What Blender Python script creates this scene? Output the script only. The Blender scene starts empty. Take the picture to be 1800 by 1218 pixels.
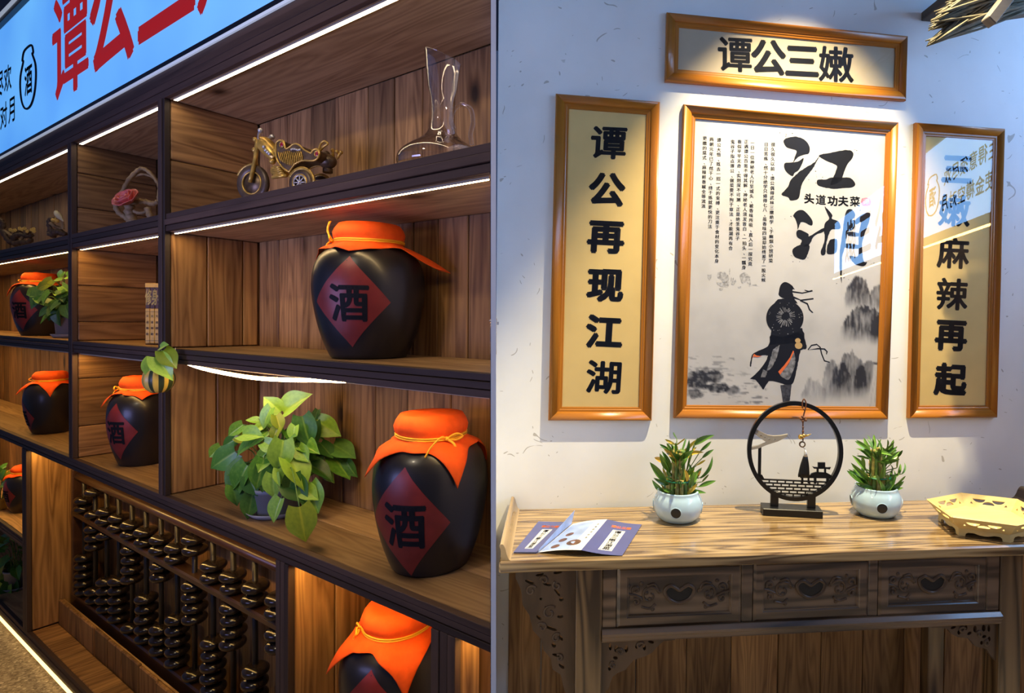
import bpy, bmesh, math, random
from mathutils import Vector, Matrix, noise
D = bpy.data
SC = bpy.context.scene
COL = SC.collection
PI = math.pi
rnd = random.Random(7)
rad = math.radians

# ------------------------------------------------------------------ camera
F, CX, CAMZ = 1000.0, 1075.0, 1.7          # focal length and principal column for an 1800x1218 frame
PITCH, ROLL, SY = 0.0167, 0.011, 584.63
fw = Vector((0, math.cos(PITCH), -math.sin(PITCH)))
u0 = Vector((0, math.sin(PITCH), math.cos(PITCH)))
cr, sr = math.cos(ROLL), math.sin(ROLL)
rt = Vector((cr, 0, 0)) + u0 * sr
up = u0 * cr - Vector((sr, 0, 0))
CAM = Vector((0, 0, CAMZ))
cd = D.cameras.new('camera')
cam = D.objects.new('camera', cd)
COL.objects.link(cam)
cd.sensor_width = 36.0
cd.lens = F / 1800 * 36
cd.shift_x = -(CX - 900) / 1800
cd.shift_y = (SY - 609) / 1800
cd.clip_start = 0.05
M = Matrix((rt, up, -fw)).transposed().to_4x4()
M.translation = CAM
cam.matrix_world = M
SC.camera = cam

# ------------------------------------------------------------------ world, exposure
SC.view_settings.view_transform = 'Standard'
SC.view_settings.look = 'None'
SC.view_settings.gamma = 1.0
SC.view_settings.exposure = 0.0
SC.view_settings.use_curve_mapping = False
wo = D.worlds.new('world')
SC.world = wo
wo.use_nodes = True
wo.node_tree.nodes['Background'].inputs[0].default_value = (0.26, 0.44, 1.0, 1)
wo.node_tree.nodes['Background'].inputs[1].default_value = 0.115


def ray(px, py):
    return (fw + rt * ((px - CX) / F) - up * ((py - SY) / F)).normalized()


class Plane:
    """A vertical reference plane: x runs along it, y goes into it, z is up."""
    def __init__(s, o, deg):
        a = rad(deg)
        s.o = Vector((o[0], o[1], 0)); s.a = a
        s.X = Vector((math.cos(a), math.sin(a), 0)); s.Y = Vector((-math.sin(a), math.cos(a), 0))

    def hit(s, px, py, y=0.0):
        d = ray(px, py)
        t = ((s.o + s.Y * y - CAM).dot(s.Y)) / d.dot(s.Y)
        p = CAM + d * t - s.o
        return p.dot(s.X), p.z

    def hitz(s, px, py, z):
        d = ray(px, py)
        p = CAM + d * ((z - CAMZ) / d.z) - s.o
        return p.dot(s.X), p.dot(s.Y)

    def loc(s, x, y, z):
        return s.o + s.X * x + s.Y * y + Vector((0, 0, z))

    def P(s, px, py, y):
        x, z = s.hit(px, py, y)
        return Vector((x, y, z))


SL = Plane((-0.24263727, 1.145), -32.41133)      # front of the shelving
RW = Plane((-0.48697577, 2.4), 7.88096)          # plastered wall with the pictures
_o = RW.loc(0, -0.012, 0)
TP = Plane((_o.x, _o.y), 7.88096 - 1.9)          # console table, a touch off the wall's line
camS = Vector(((CAM - SL.o).dot(SL.X), (CAM - SL.o).dot(SL.Y), CAMZ))
camR = Vector(((CAM - RW.o).dot(RW.X), (CAM - RW.o).dot(RW.Y), CAMZ))

# the gutter between the two views, built as a thin partition, leans half a degree out of plumb; the shelves are scribed to it
_n = ray(862.4, 0).cross(ray(862.4, 1218)).normalized()


def uend(w, z):
    p0 = SL.loc(0, w, z) - CAM
    return -_n.dot(p0) / _n.dot(SL.X)


# ------------------------------------------------------------------ lamps
def area(name, pl, loc, rot, sx, sy, e, col, spread=PI):
    l = D.lights.new(name, 'AREA'); l.shape = 'RECTANGLE'; l.size = sx; l.size_y = sy
    l.energy = e; l.color = col; l.spread = spread
    o = D.objects.new(name, l); COL.objects.link(o)
    o.location = pl.loc(*loc)
    o.rotation_euler = rot
    return o


def spot(name, pl, loc, tgt, e, col, ang, blend, r=0.03):
    l = D.lights.new(name, 'SPOT'); l.energy = e; l.color = col
    l.spot_size = rad(ang); l.spot_blend = blend; l.shadow_soft_size = r
    o = D.objects.new(name, l); COL.objects.link(o)
    p = pl.loc(*loc); o.location = p
    d = pl.loc(*tgt) - p
    o.rotation_euler = d.to_track_quat('-Z', 'Y').to_euler()
    return o


spot('spot_lamp', RW, (1.35, -0.68, 4.0), (1.25, -0.38, 1.1), 900, (1.0, 0.83, 0.50), 62.5, 0.55, 0.012)
_a = area('blue_fill_lamp', SL, (-1.1, -2.3, 1.5), (0, 0, 0), 1.2, 0.7, 12, (0.40, 0.42, 1.0), rad(100))  # added blue fill aimed at the shelf fronts, no such source in sight
_a.rotation_euler = (SL.loc(-1.2, 0.2, 2.5) - _a.location).to_track_quat('-Z', 'Y').to_euler()
spot('shelf_spot_lamp', SL, (-0.3, -1.6, 3.2), (-0.8, 0.1, 1.25), 48, (1.0, 0.84, 0.60), 80, 0.9, 0.06)


# ------------------------------------------------------------------ materials
def newmat(name):
    m = D.materials.new(name); m.use_nodes = True
    nt = m.node_tree
    return m, nt, nt.nodes['Principled BSDF']


def N(nt, typ, **kw):
    n = nt.nodes.new(typ)
    for k, v in kw.items():
        if k.startswith('i_'):
            n.inputs[int(k[2:])].default_value = v
        else:
            setattr(n, k, v)
    return n


def ramp(nt, stops):
    r = nt.nodes.new('ShaderNodeValToRGB')
    e = r.color_ramp.elements
    while len(e) < len(stops):
        e.new(0.5)
    for i, (p, c) in enumerate(stops):
        e[i].position = p
        e[i].color = (c[0], c[1], c[2], 1)
    return r


def plain(name, col, rough=0.5, metal=0.0, spec=0.5, noise_amt=0.0, nscale=30, bump=0.0, emit=None, coat=0.0):
    m, nt, b = newmat(name)
    b.inputs['Roughness'].default_value = rough
    b.inputs['Metallic'].default_value = metal
    b.inputs['Specular IOR Level'].default_value = spec
    b.inputs['Coat Weight'].default_value = coat
    b.inputs['Coat Roughness'].default_value = 0.1
    b.inputs['Base Color'].default_value = (*col, 1)
    if emit:
        b.inputs['Emission Color'].default_value = (*emit[0], 1)
        b.inputs['Emission Strength'].default_value = emit[1]
    if noise_amt or bump:
        tc = N(nt, 'ShaderNodeTexCoord')
        nz = N(nt, 'ShaderNodeTexNoise'); nz.inputs['Scale'].default_value = nscale; nz.inputs['Detail'].default_value = 5
        nt.links.new(tc.outputs['Object'], nz.inputs['Vector'])
        if noise_amt:
            k = noise_amt
            r = ramp(nt, [(0.3, [c * (1 - k) for c in col]), (0.7, [min(1, c * (1 + k)) for c in col])])
            nt.links.new(nz.outputs['Fac'], r.inputs[0]); nt.links.new(r.outputs[0], b.inputs['Base Color'])
        if bump:
            bp = N(nt, 'ShaderNodeBump'); bp.inputs['Strength'].default_value = bump; bp.inputs['Distance'].default_value = 0.004
            nt.links.new(nz.outputs['Fac'], bp.inputs['Height']); nt.links.new(bp.outputs[0], b.inputs['Normal'])
    return m


def wood(name, light, dark, axis, rough=0.55, stretch=14.0, scale=5.0, contrast=1.0, knots=True, spec=0.4, rings=0.0, var=0.48, coat=0.0, rs_=1.6, mixr=0.5):
    """Procedural timber: grain along AXIS, growth rings, knots, and a shift of pattern and tone from plank to plank."""
    m, nt, b = newmat(name)
    L = nt.links.new
    tc = N(nt, 'ShaderNodeTexCoord'); oi = N(nt, 'ShaderNodeObjectInfo')
    mu = N(nt, 'ShaderNodeVectorMath', operation='SCALE'); mu.inputs[0].default_value = (31.0, 17.0, 23.0)
    L(oi.outputs['Random'], mu.inputs['Scale'])
    ad = N(nt, 'ShaderNodeVectorMath', operation='ADD')
    L(tc.outputs['Object'], ad.inputs[0]); L(mu.outputs[0], ad.inputs[1])
    mp = N(nt, 'ShaderNodeMapping')
    s = [scale * stretch / 4] * 3; s['xyz'.index(axis)] = scale / 4
    mp.inputs['Scale'].default_value = s
    L(ad.outputs[0], mp.inputs[0])
    n1 = N(nt, 'ShaderNodeTexNoise'); n1.inputs['Scale'].default_value = 1.0; n1.inputs['Detail'].default_value = 7; n1.inputs['Roughness'].default_value = 0.62; n1.inputs['Distortion'].default_value = 0.6
    L(mp.outputs[0], n1.inputs['Vector'])
    fac = n1.outputs['Fac']
    if rings:
        mp2 = N(nt, 'ShaderNodeMapping')
        s2 = [scale * rs_] * 3; s2['xyz'.index(axis)] = scale * rs_ * 0.07
        mp2.inputs['Scale'].default_value = s2
        L(ad.outputs[0], mp2.inputs[0])
        n2 = N(nt, 'ShaderNodeTexNoise'); n2.inputs['Scale'].default_value = 1.0; n2.inputs['Detail'].default_value = 2
        L(mp2.outputs[0], n2.inputs['Vector'])
        ml = N(nt, 'ShaderNodeMath', operation='MULTIPLY'); ml.inputs[1].default_value = rings
        L(n2.outputs['Fac'], ml.inputs[0])
        sn = N(nt, 'ShaderNodeMath', operation='PINGPONG'); sn.inputs[1].default_value = 1.0
        L(ml.outputs[0], sn.inputs[0])
        mx = N(nt, 'ShaderNodeMix'); mx.inputs[0].default_value = mixr
        L(fac, mx.inputs[2]); L(sn.outputs[0], mx.inputs[3])
        fac = mx.outputs[0]
    mid = [(l * 0.55 + d * 0.45) for l, d in zip(light, dark)]
    w = 0.5 / max(contrast, 0.2) * 0.5
    r = ramp(nt, [(max(0, 0.5 - w), dark), (0.5, mid), (min(1, 0.5 + w), light)])
    L(fac, r.inputs[0])
    colr = r.outputs[0]
    if knots:
        mp3 = N(nt, 'ShaderNodeMapping')
        s3 = [5.5] * 3; s3['xyz'.index(axis)] = 2.6
        mp3.inputs['Scale'].default_value = s3
        L(ad.outputs[0], mp3.inputs[0])
        vo = N(nt, 'ShaderNodeTexVoronoi'); vo.inputs['Scale'].default_value = 1.0
        L(mp3.outputs[0], vo.inputs['Vector'])
        kr = ramp(nt, [(0.05, (0.12, 0.09, 0.07)), (0.13, (0.75, 0.7, 0.66)), (0.2, (1, 1, 1))])
        L(vo.outputs['Distance'], kr.inputs[0])
        mm = N(nt, 'ShaderNodeMix', data_type='RGBA', blend_type='MULTIPLY'); mm.inputs[0].default_value = 1
        L(colr, mm.inputs[6]); L(kr.outputs[0], mm.inputs[7]); colr = mm.outputs[2]
    mr = N(nt, 'ShaderNodeMapRange'); mr.inputs[3].default_value = 1 - var; mr.inputs[4].default_value = 1 + var * 0.6
    L(oi.outputs['Random'], mr.inputs[0])
    hv = N(nt, 'ShaderNodeHueSaturation')
    L(mr.outputs[0], hv.inputs['Value']); L(colr, hv.inputs['Color'])
    L(hv.outputs[0], b.inputs['Base Color'])
    bp = N(nt, 'ShaderNodeBump'); bp.inputs['Strength'].default_value = 0.25; bp.inputs['Distance'].default_value = 0.002
    L(n1.outputs['Fac'], bp.inputs['Height']); L(bp.outputs[0], b.inputs['Normal'])
    b.inputs['Roughness'].default_value = rough
    b.inputs['Specular IOR Level'].default_value = spec
    b.inputs['Coat Weight'].default_value = coat
    b.inputs['Coat Roughness'].default_value = 0.12
    return m


MT = {}
WL, WD = (0.56, 0.31, 0.115), (0.14, 0.06, 0.02)
MT['plank_z'] = wood('weathered plank upright', WL, WD, 'z', rings=26, contrast=1.05, mixr=0.22, rs_=2.2)
MT['plank_x'] = wood('weathered plank lengthwise', WL, WD, 'x', rings=26, contrast=1.05, mixr=0.22, rs_=2.2)
MT['plank_y'] = wood('weathered plank crosswise', WL, WD, 'y', rings=26, contrast=1.05, mixr=0.22, rs_=2.2)
MT['edge_x'] = wood('dark laminated edge lengthwise', (0.115, 0.066, 0.044), (0.036, 0.021, 0.015), 'x', knots=False, rough=0.6)
MT['edge_z'] = wood('dark laminated edge upright', (0.115, 0.066, 0.044), (0.036, 0.021, 0.015), 'z', knots=False, rough=0.6)
MT['board_x'] = wood('brown shelf board', (0.66, 0.42, 0.19), (0.27, 0.145, 0.055), 'x', rings=26, mixr=0.2, rs_=2.2)
TL, TD = (0.40, 0.27, 0.125), (0.105, 0.058, 0.024)
MT['table_x'] = wood('zebra grained ash lengthwise', TL, TD, 'x', rough=0.22, stretch=30, scale=4.0, rs_=2.4, contrast=1.15, knots=False, spec=0.5, rings=22, var=0.1, coat=0.4)
MT['table_z'] = wood('zebra grained ash upright shaded', (0.19, 0.115, 0.05), (0.042, 0.022, 0.009), 'z', rough=0.3, stretch=30, scale=4.0, contrast=1.3, knots=False, spec=0.5, rings=22, var=0.15, coat=0.3)  # same ash as the top, darkened to paint in shade on the legs
MT['table_d'] = wood('shaded ash drawer front', (0.17, 0.105, 0.06), (0.045, 0.026, 0.014), 'x', rough=0.3, stretch=20, scale=5.0, contrast=1.5, knots=False, spec=0.5, rings=12, var=0.1, coat=0.4)  # shade of the table front put into the wood colour
MT['carve'] = wood('shaded carved ash', (0.12, 0.072, 0.042), (0.035, 0.02, 0.011), 'z', rough=0.33, stretch=8, knots=False, var=0.1)  # carved parts darkened too, front shade painted into the colour
MT['frame_x'] = wood('honey oak veneer lengthwise', (0.41, 0.15, 0.014), (0.28, 0.09, 0.006), 'x', rough=0.32, stretch=30, scale=9, knots=False, var=0.04, coat=0.12)
MT['frame_z'] = wood('honey oak veneer upright', (0.41, 0.15, 0.014), (0.28, 0.09, 0.006), 'z', rough=0.32, stretch=30, scale=9, knots=False, var=0.04, coat=0.12)
MT['straw'] = wood('grey straw', (0.22, 0.19, 0.12), (0.06, 0.052, 0.034), 'x', knots=False, rough=0.8, scale=20)
MT['rafter'] = wood('grey rafter', (0.16, 0.13, 0.10), (0.07, 0.06, 0.05), 'x', knots=False, rough=0.7)
MT['pale_wood'] = wood('pale pine', (0.80, 0.63, 0.27), (0.70, 0.50, 0.18), 'x', rough=0.4, stretch=16, scale=7, knots=False, var=0.03)
MT['drift'] = wood('driftwood', (0.62, 0.44, 0.20), (0.14, 0.09, 0.045), 'z', rough=0.55, stretch=3, scale=30, knots=False, var=0.1)
MT['drift_dark'] = wood('dark driftwood', (0.16, 0.10, 0.06), (0.03, 0.02, 0.014), 'z', rough=0.5, stretch=3, scale=30, knots=False, var=0.1)
MT['abacus'] = wood('dark red brown rail', (0.10, 0.045, 0.025), (0.035, 0.016, 0.010), 'x', rough=0.35, knots=False, coat=0.3)
MT['bead'] = plain('polished dark bead', (0.016, 0.011, 0.008), 0.2, spec=0.5, noise_amt=0.5, nscale=40, coat=0.4)
MT['rod'] = plain('black abacus rod', (0.012, 0.011, 0.012), 0.4)
MT['jar'] = plain('black glazed jar', (0.013, 0.012, 0.014), 0.33, spec=0.55, bump=0.04, nscale=14, coat=0.12)
MT['cloth'] = plain('orange cloth', (0.92, 0.115, 0.012), 0.75, spec=0.2, noise_amt=0.07, nscale=60, bump=0.05)
MT['ribbon'] = plain('yellow ribbon', (0.95, 0.52, 0.02), 0.5)
MT['redpaper'] = plain('dark red paper', (0.22, 0.024, 0.018), 0.42, noise_amt=0.15, nscale=25)
MT['ink'] = plain('black ink', (0.012, 0.012, 0.016), 0.6, spec=0.12)
MT['ink_soft'] = plain('soft ink', (0.055, 0.055, 0.068), 0.6, spec=0.12, noise_amt=0.5, nscale=70)
MT['ink_grey'] = plain('grey ink', (0.20, 0.20, 0.22), 0.6, spec=0.12, noise_amt=0.6, nscale=60)
MT['redink'] = plain('red sign letters', (0.30, 0.012, 0.012), 0.5, emit=((0.55, 0.02, 0.03), 0.42))
MT['orange_ink'] = plain('orange ink', (0.8, 0.16, 0.03), 0.6)
MT['tan_ink'] = plain('tan ink', (0.55, 0.36, 0.15), 0.6)
MT['pink_ink'] = plain('pink stamp ink', (0.75, 0.2, 0.3), 0.6)
MT['cream'] = plain('cream plaque paper', (0.76, 0.55, 0.22), 0.6, spec=0.15, noise_amt=0.04, nscale=8)
MT['cream2'] = plain('pale cream plaque paper', (0.50, 0.41, 0.28), 0.6, noise_amt=0.04, nscale=8)
MT['ceramic'] = plain('pale celadon glaze', (0.44, 0.61, 0.74), 0.08, spec=0.6, coat=0.5)
MT['soil'] = plain('dark potting soil', (0.02, 0.016, 0.012), 0.9, bump=0.6, nscale=120)
MT['hole'] = plain('painted opening shade', (0.012, 0.014, 0.018), 0.5)
MT['black'] = plain('black lacquer', (0.008, 0.008, 0.009), 0.32, spec=0.45)
MT['greypaint'] = plain('grey painted roof', (0.33, 0.30, 0.26), 0.45)
MT['brass'] = plain('brass', (0.75, 0.48, 0.12), 0.25, metal=0.9)
MT['gold'] = plain('antique gold resin', (0.66, 0.40, 0.08), 0.32, metal=0.45, noise_amt=0.4, nscale=50)
MT['bronze'] = plain('dark bronze resin', (0.15, 0.095, 0.05), 0.4, metal=0.45, noise_amt=0.5, nscale=60)
MT['tyre'] = plain('bronzed tyre', (0.11, 0.07, 0.04), 0.4, metal=0.3, noise_amt=0.4, nscale=40)
MT['silver'] = plain('silver paint', (0.62, 0.60, 0.58), 0.3, metal=0.6)
MT['gem'] = plain('red gem', (0.35, 0.01, 0.03), 0.1, coat=1.0)
MT['rose'] = plain('pink resin rose', (0.80, 0.20, 0.16), 0.42, noise_amt=0.2, nscale=35)
MT['white_bird'] = plain('cream painted bird', (0.80, 0.72, 0.45), 0.45)
MT['yellow_fl'] = plain('yellow blossom', (0.80, 0.55, 0.12), 0.5)
MT['plastic'] = plain('grey plastic pot', (0.30, 0.32, 0.36), 0.45)
MT['darkpot'] = plain('dark plastic pot', (0.03, 0.03, 0.035), 0.4)
MT['gourd_y'] = plain('yellow gourd glaze', (0.72, 0.50, 0.10), 0.35)
MT['gourd_g'] = plain('dark green gourd stripe', (0.035, 0.05, 0.02), 0.4)
MT['bamboo'] = plain('yellow bamboo slip', (0.74, 0.46, 0.07), 0.45, noise_amt=0.12, nscale=60)
MT['bamboo_dk'] = plain('brown carved bamboo', (0.09, 0.04, 0.02), 0.5, noise_amt=0.4, nscale=90, bump=0.3)
MT['gold_ink'] = plain('gold lettering', (0.85, 0.68, 0.20), 0.4)
MT['stalk'] = plain('lucky bamboo stalk', (0.30, 0.25, 0.07), 0.45, noise_amt=0.45, nscale=60)
MT['stalk_g'] = plain('green bamboo stalk', (0.12, 0.20, 0.04), 0.4, noise_amt=0.4, nscale=60)
MT['greenband'] = plain('green tie band', (0.0, 0.16, 0.06), 0.4)
MT['menu_blue'] = plain('navy menu cover', (0.075, 0.085, 0.24), 0.35, noise_amt=0.06, nscale=10)
MT['menu_white'] = plain('white menu paper', (0.74, 0.74, 0.72), 0.4)
MT['menu_sky'] = plain('sky blue menu print', (0.32, 0.42, 0.70), 0.4, noise_amt=0.25, nscale=14)
MT['food'] = plain('brown dish print', (0.12, 0.05, 0.02), 0.4, noise_amt=0.6, nscale=60)
MT['cord_brown'] = plain('brown knotted cord', (0.14, 0.05, 0.02), 0.6)
MT['whitetrim'] = plain('white sign edging', (0.55, 0.62, 0.72), 0.4, emit=((0.75, 0.85, 1.0), 0.35))
MT['blacktrim'] = plain('black sign frame', (0.006, 0.008, 0.016), 0.4)
MT['housing'] = plain('strip housing', (0.5, 0.42, 0.28), 0.5)
MT['led'] = plain('warm light strip', (0.8, 0.7, 0.5), 0.5, emit=((1.0, 0.58, 0.16), 56.0))
MT['led_top'] = plain('cool dim light strip', (0.8, 0.75, 0.6), 0.5, emit=((1.0, 0.78, 0.48), 13.0))
MT['led_toe'] = plain('toe light strip', (0.8, 0.7, 0.5), 0.5, emit=((1.0, 0.62, 0.20), 3.6))
MT['led_hot'] = plain('warm white light strip', (0.8, 0.75, 0.6), 0.5, emit=((1.0, 0.68, 0.30), 44.0))
MT['partition'] = plain('white gutter board', (0.86, 0.86, 0.86), 0.6)
MT['ceil'] = plain('grey ceiling paint', (0.30, 0.30, 0.33), 0.8)
MT['shellwall'] = plain('grey violet wall paint', (0.22, 0.21, 0.26), 0.8, noise_amt=0.05, nscale=5)
MT['glasstube'] = plain('clear tube', (0.75, 0.7, 0.55), 0.1)


def leafmat(name, c1, c2, veins=0.25):
    m, nt, b = newmat(name)
    L = nt.links.new
    oi = N(nt, 'ShaderNodeObjectInfo'); tc = N(nt, 'ShaderNodeTexCoord')
    uv = N(nt, 'ShaderNodeSeparateXYZ'); L(tc.outputs['UV'], uv.inputs[0])
    nz = N(nt, 'ShaderNodeTexNoise'); nz.inputs['Scale'].default_value = 7; nz.inputs['Detail'].default_value = 4
    L(tc.outputs['UV'], nz.inputs['Vector'])
    ad = N(nt, 'ShaderNodeMath', operation='ADD'); L(oi.outputs['Random'], ad.inputs[0]); L(nz.outputs['Fac'], ad.inputs[1])
    ml = N(nt, 'ShaderNodeMath', operation='MULTIPLY'); ml.inputs[1].default_value = 0.5; L(ad.outputs[0], ml.inputs[0])
    r = ramp(nt, [(0.3, c2), (0.75, c1)]); L(ml.outputs[0], r.inputs[0])
    # midrib: a lighter line along the middle of the leaf
    sb = N(nt, 'ShaderNodeMath', operation='SUBTRACT'); sb.inputs[1].default_value = 0.5; L(uv.outputs['X'], sb.inputs[0])
    ab = N(nt, 'ShaderNodeMath', operation='ABSOLUTE'); L(sb.outputs[0], ab.inputs[0])
    vr = ramp(nt, [(0.0, (1, 1, 1)), (0.06, (0, 0, 0))]); L(ab.outputs[0], vr.inputs[0])
    mx = N(nt, 'ShaderNodeMix', data_type='RGBA')
    vm = N(nt, 'ShaderNodeMath', operation='MULTIPLY'); vm.inputs[1].default_value = veins; L(vr.outputs[0], vm.inputs[0])
    L(vm.outputs[0], mx.inputs[0]); L(r.outputs[0], mx.inputs[6]); mx.inputs[7].default_value = (min(1, c1[0] * 2 + .1), min(1, c1[1] * 1.5 + .1), c1[2] * 2, 1)
    L(mx.outputs[2], b.inputs['Base Color'])
    b.inputs['Roughness'].default_value = 0.34
    b.inputs['Specular IOR Level'].default_value = 0.5
    return m


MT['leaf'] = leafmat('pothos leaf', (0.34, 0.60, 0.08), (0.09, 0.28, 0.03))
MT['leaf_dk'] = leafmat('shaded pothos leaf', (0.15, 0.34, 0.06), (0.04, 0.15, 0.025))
MT['leaf_y'] = leafmat('yellow green leaf', (0.42, 0.48, 0.03), (0.20, 0.30, 0.02))
MT['leaf_b'] = leafmat('bamboo leaf', (0.17, 0.34, 0.05), (0.05, 0.15, 0.02), 0.12)
MT['leaf_by'] = leafmat('yellowed bamboo leaf', (0.75, 0.55, 0.06), (0.48, 0.30, 0.04), 0.12)


def glassmat(name, f0, power=5.0, tint=(1, 1, 1), rough=0.0):
    m = D.materials.new(name); m.use_nodes = True
    nt = m.node_tree
    nt.nodes.remove(nt.nodes['Principled BSDF'])
    out = nt.nodes['Material Output']
    lw = N(nt, 'ShaderNodeLayerWeight'); lw.inputs['Blend'].default_value = 0.5
    pw = N(nt, 'ShaderNodeMath', operation='POWER'); pw.inputs[1].default_value = power
    fr = N(nt, 'ShaderNodeMapRange'); fr.inputs[3].default_value = f0; fr.inputs[4].default_value = 1.0
    nt.links.new(lw.outputs['Facing'], pw.inputs[0]); nt.links.new(pw.outputs[0], fr.inputs[0])
    tr = N(nt, 'ShaderNodeBsdfTransparent'); tr.inputs[0].default_value = (*tint, 1)
    gl = N(nt, 'ShaderNodeBsdfGlossy'); gl.inputs['Roughness'].default_value = rough
    mx = N(nt, 'ShaderNodeMixShader')
    nt.links.new(fr.outputs[0], mx.inputs[0]); nt.links.new(tr.outputs[0], mx.inputs[1]); nt.links.new(gl.outputs[0], mx.inputs[2])
    nt.links.new(mx.outputs[0], out.inputs[0])
    return m


MT['pane'] = glassmat('picture glass', 0.08)
MT['decanter'] = glassmat('thin clear glass', 0.07, 2.4, (0.97, 0.96, 0.95))


def sign_mat(name, strength, c0=(0.085, 0.34, 0.92), c1=(0.15, 0.50, 1.0)):
    m, nt, b = newmat(name)
    tc = N(nt, 'ShaderNodeTexCoord')
    nz = N(nt, 'ShaderNodeTexNoise'); nz.inputs['Scale'].default_value = 1.3; nz.inputs['Detail'].default_value = 2
    nt.links.new(tc.outputs['Object'], nz.inputs['Vector'])
    r = ramp(nt, [(0.3, c0), (0.7, c1)])
    nt.links.new(nz.outputs['Fac'], r.inputs[0])
    nt.links.new(r.outputs[0], b.inputs['Emission Color'])
    b.inputs['Emission Strength'].default_value = strength
    b.inputs['Base Color'].default_value = (0.2, 0.3, 0.5, 1)
    return m


MT['sign'] = sign_mat('blue lit sign face', 0.92)
MT['sign2'] = sign_mat('blue white lit sign face', 11.0, (0.20, 0.47, 1.0), (0.30, 0.57, 1.0))


def plaster():
    m, nt, b = newmat('white straw plaster')
    L = nt.links.new
    tc = N(nt, 'ShaderNodeTexCoord')
    n1 = N(nt, 'ShaderNodeTexNoise'); n1.inputs['Scale'].default_value = 3; n1.inputs['Detail'].default_value = 8
    L(tc.outputs['Object'], n1.inputs['Vector'])
    base = ramp(nt, [(0.3, (0.74, 0.745, 0.75)), (0.7, (0.83, 0.83, 0.83))]); L(n1.outputs['Fac'], base.inputs[0])
    # scattered straw scratches: stretched, warped cells, thresholded thin
    n2 = N(nt, 'ShaderNodeTexNoise'); n2.inputs['Scale'].default_value = 4.0
    L(tc.outputs['Object'], n2.inputs['Vector'])
    mx0 = N(nt, 'ShaderNodeMix', data_type='VECTOR'); mx0.inputs[0].default_value = 0.35
    L(tc.outputs['Object'], mx0.inputs[4]); L(n2.outputs['Color'], mx0.inputs[5])
    marks = None
    for k, (sx, sz, rot) in enumerate(((13, 44, 0.25), (16, 55, -0.35), (44, 15, 0.3))):
        mp = N(nt, 'ShaderNodeMapping'); mp.inputs['Scale'].default_value = (sx, 4, sz); mp.inputs['Rotation'].default_value = (0, rot, 0)
        mp.inputs['Location'].default_value = (k * 3.7, k * 1.3, k * 2.1)
        L(mx0.outputs[1], mp.inputs[0])
        vo = N(nt, 'ShaderNodeTexVoronoi'); vo.inputs['Scale'].default_value = 1.0
        L(mp.outputs[0], vo.inputs['Vector'])
        # only some of the cells hold a scratch
        cm = N(nt, 'ShaderNodeSeparateColor'); L(vo.outputs['Color'], cm.inputs[0])
        gt = N(nt, 'ShaderNodeMath', operation='GREATER_THAN'); gt.inputs[1].default_value = 0.66; L(cm.outputs[0], gt.inputs[0])
        lt = N(nt, 'ShaderNodeMath', operation='LESS_THAN'); lt.inputs[1].default_value = 0.10; L(vo.outputs['Distance'], lt.inputs[0])
        an = N(nt, 'ShaderNodeMath', operation='MULTIPLY'); L(gt.outputs[0], an.inputs[0]); L(lt.outputs[0], an.inputs[1])
        if marks is None:
            marks = an
        else:
            mm = N(nt, 'ShaderNodeMath', operation='MAXIMUM'); L(marks.outputs[0], mm.inputs[0]); L(an.outputs[0], mm.inputs[1]); marks = mm
    mk = N(nt, 'ShaderNodeMath', operation='MULTIPLY'); mk.inputs[1].default_value = 0.6; L(marks.outputs[0], mk.inputs[0])
    mx = N(nt, 'ShaderNodeMix', data_type='RGBA'); L(mk.outputs[0], mx.inputs[0]); L(base.outputs[0], mx.inputs[6]); mx.inputs[7].default_value = (0.25, 0.22, 0.17, 1)
    L(mx.outputs[2], b.inputs['Base Color'])
    sb = N(nt, 'ShaderNodeMath', operation='SUBTRACT'); L(n1.outputs['Fac'], sb.inputs[0]); L(mk.outputs[0], sb.inputs[1])
    bp = N(nt, 'ShaderNodeBump'); bp.inputs['Strength'].default_value = 0.3; bp.inputs['Distance'].default_value = 0.008
    L(sb.outputs[0], bp.inputs['Height']); L(bp.outputs[0], b.inputs['Normal'])
    b.inputs['Roughness'].default_value = 0.7
    return m


MT['plaster'] = plaster()


def terrazzo():
    m, nt, b = newmat('speckled floor')
    tc = N(nt, 'ShaderNodeTexCoord')
    vo = N(nt, 'ShaderNodeTexVoronoi'); vo.inputs['Scale'].default_value = 110
    nt.links.new(tc.outputs['Object'], vo.inputs['Vector'])
    sp = N(nt, 'ShaderNodeSeparateColor'); nt.links.new(vo.outputs['Color'], sp.inputs[0])
    r = ramp(nt, [(0.0, (0.16, 0.13, 0.10)), (0.5, (0.33, 0.28, 0.23)), (0.9, (0.42, 0.37, 0.30)), (1.0, (0.7, 0.66, 0.58))])
    nt.links.new(sp.outputs[0], r.inputs[0]); nt.links.new(r.outputs[0], b.inputs['Base Color'])
    b.inputs['Roughness'].default_value = 0.6
    return m


MT['floor'] = terrazzo()


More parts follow.
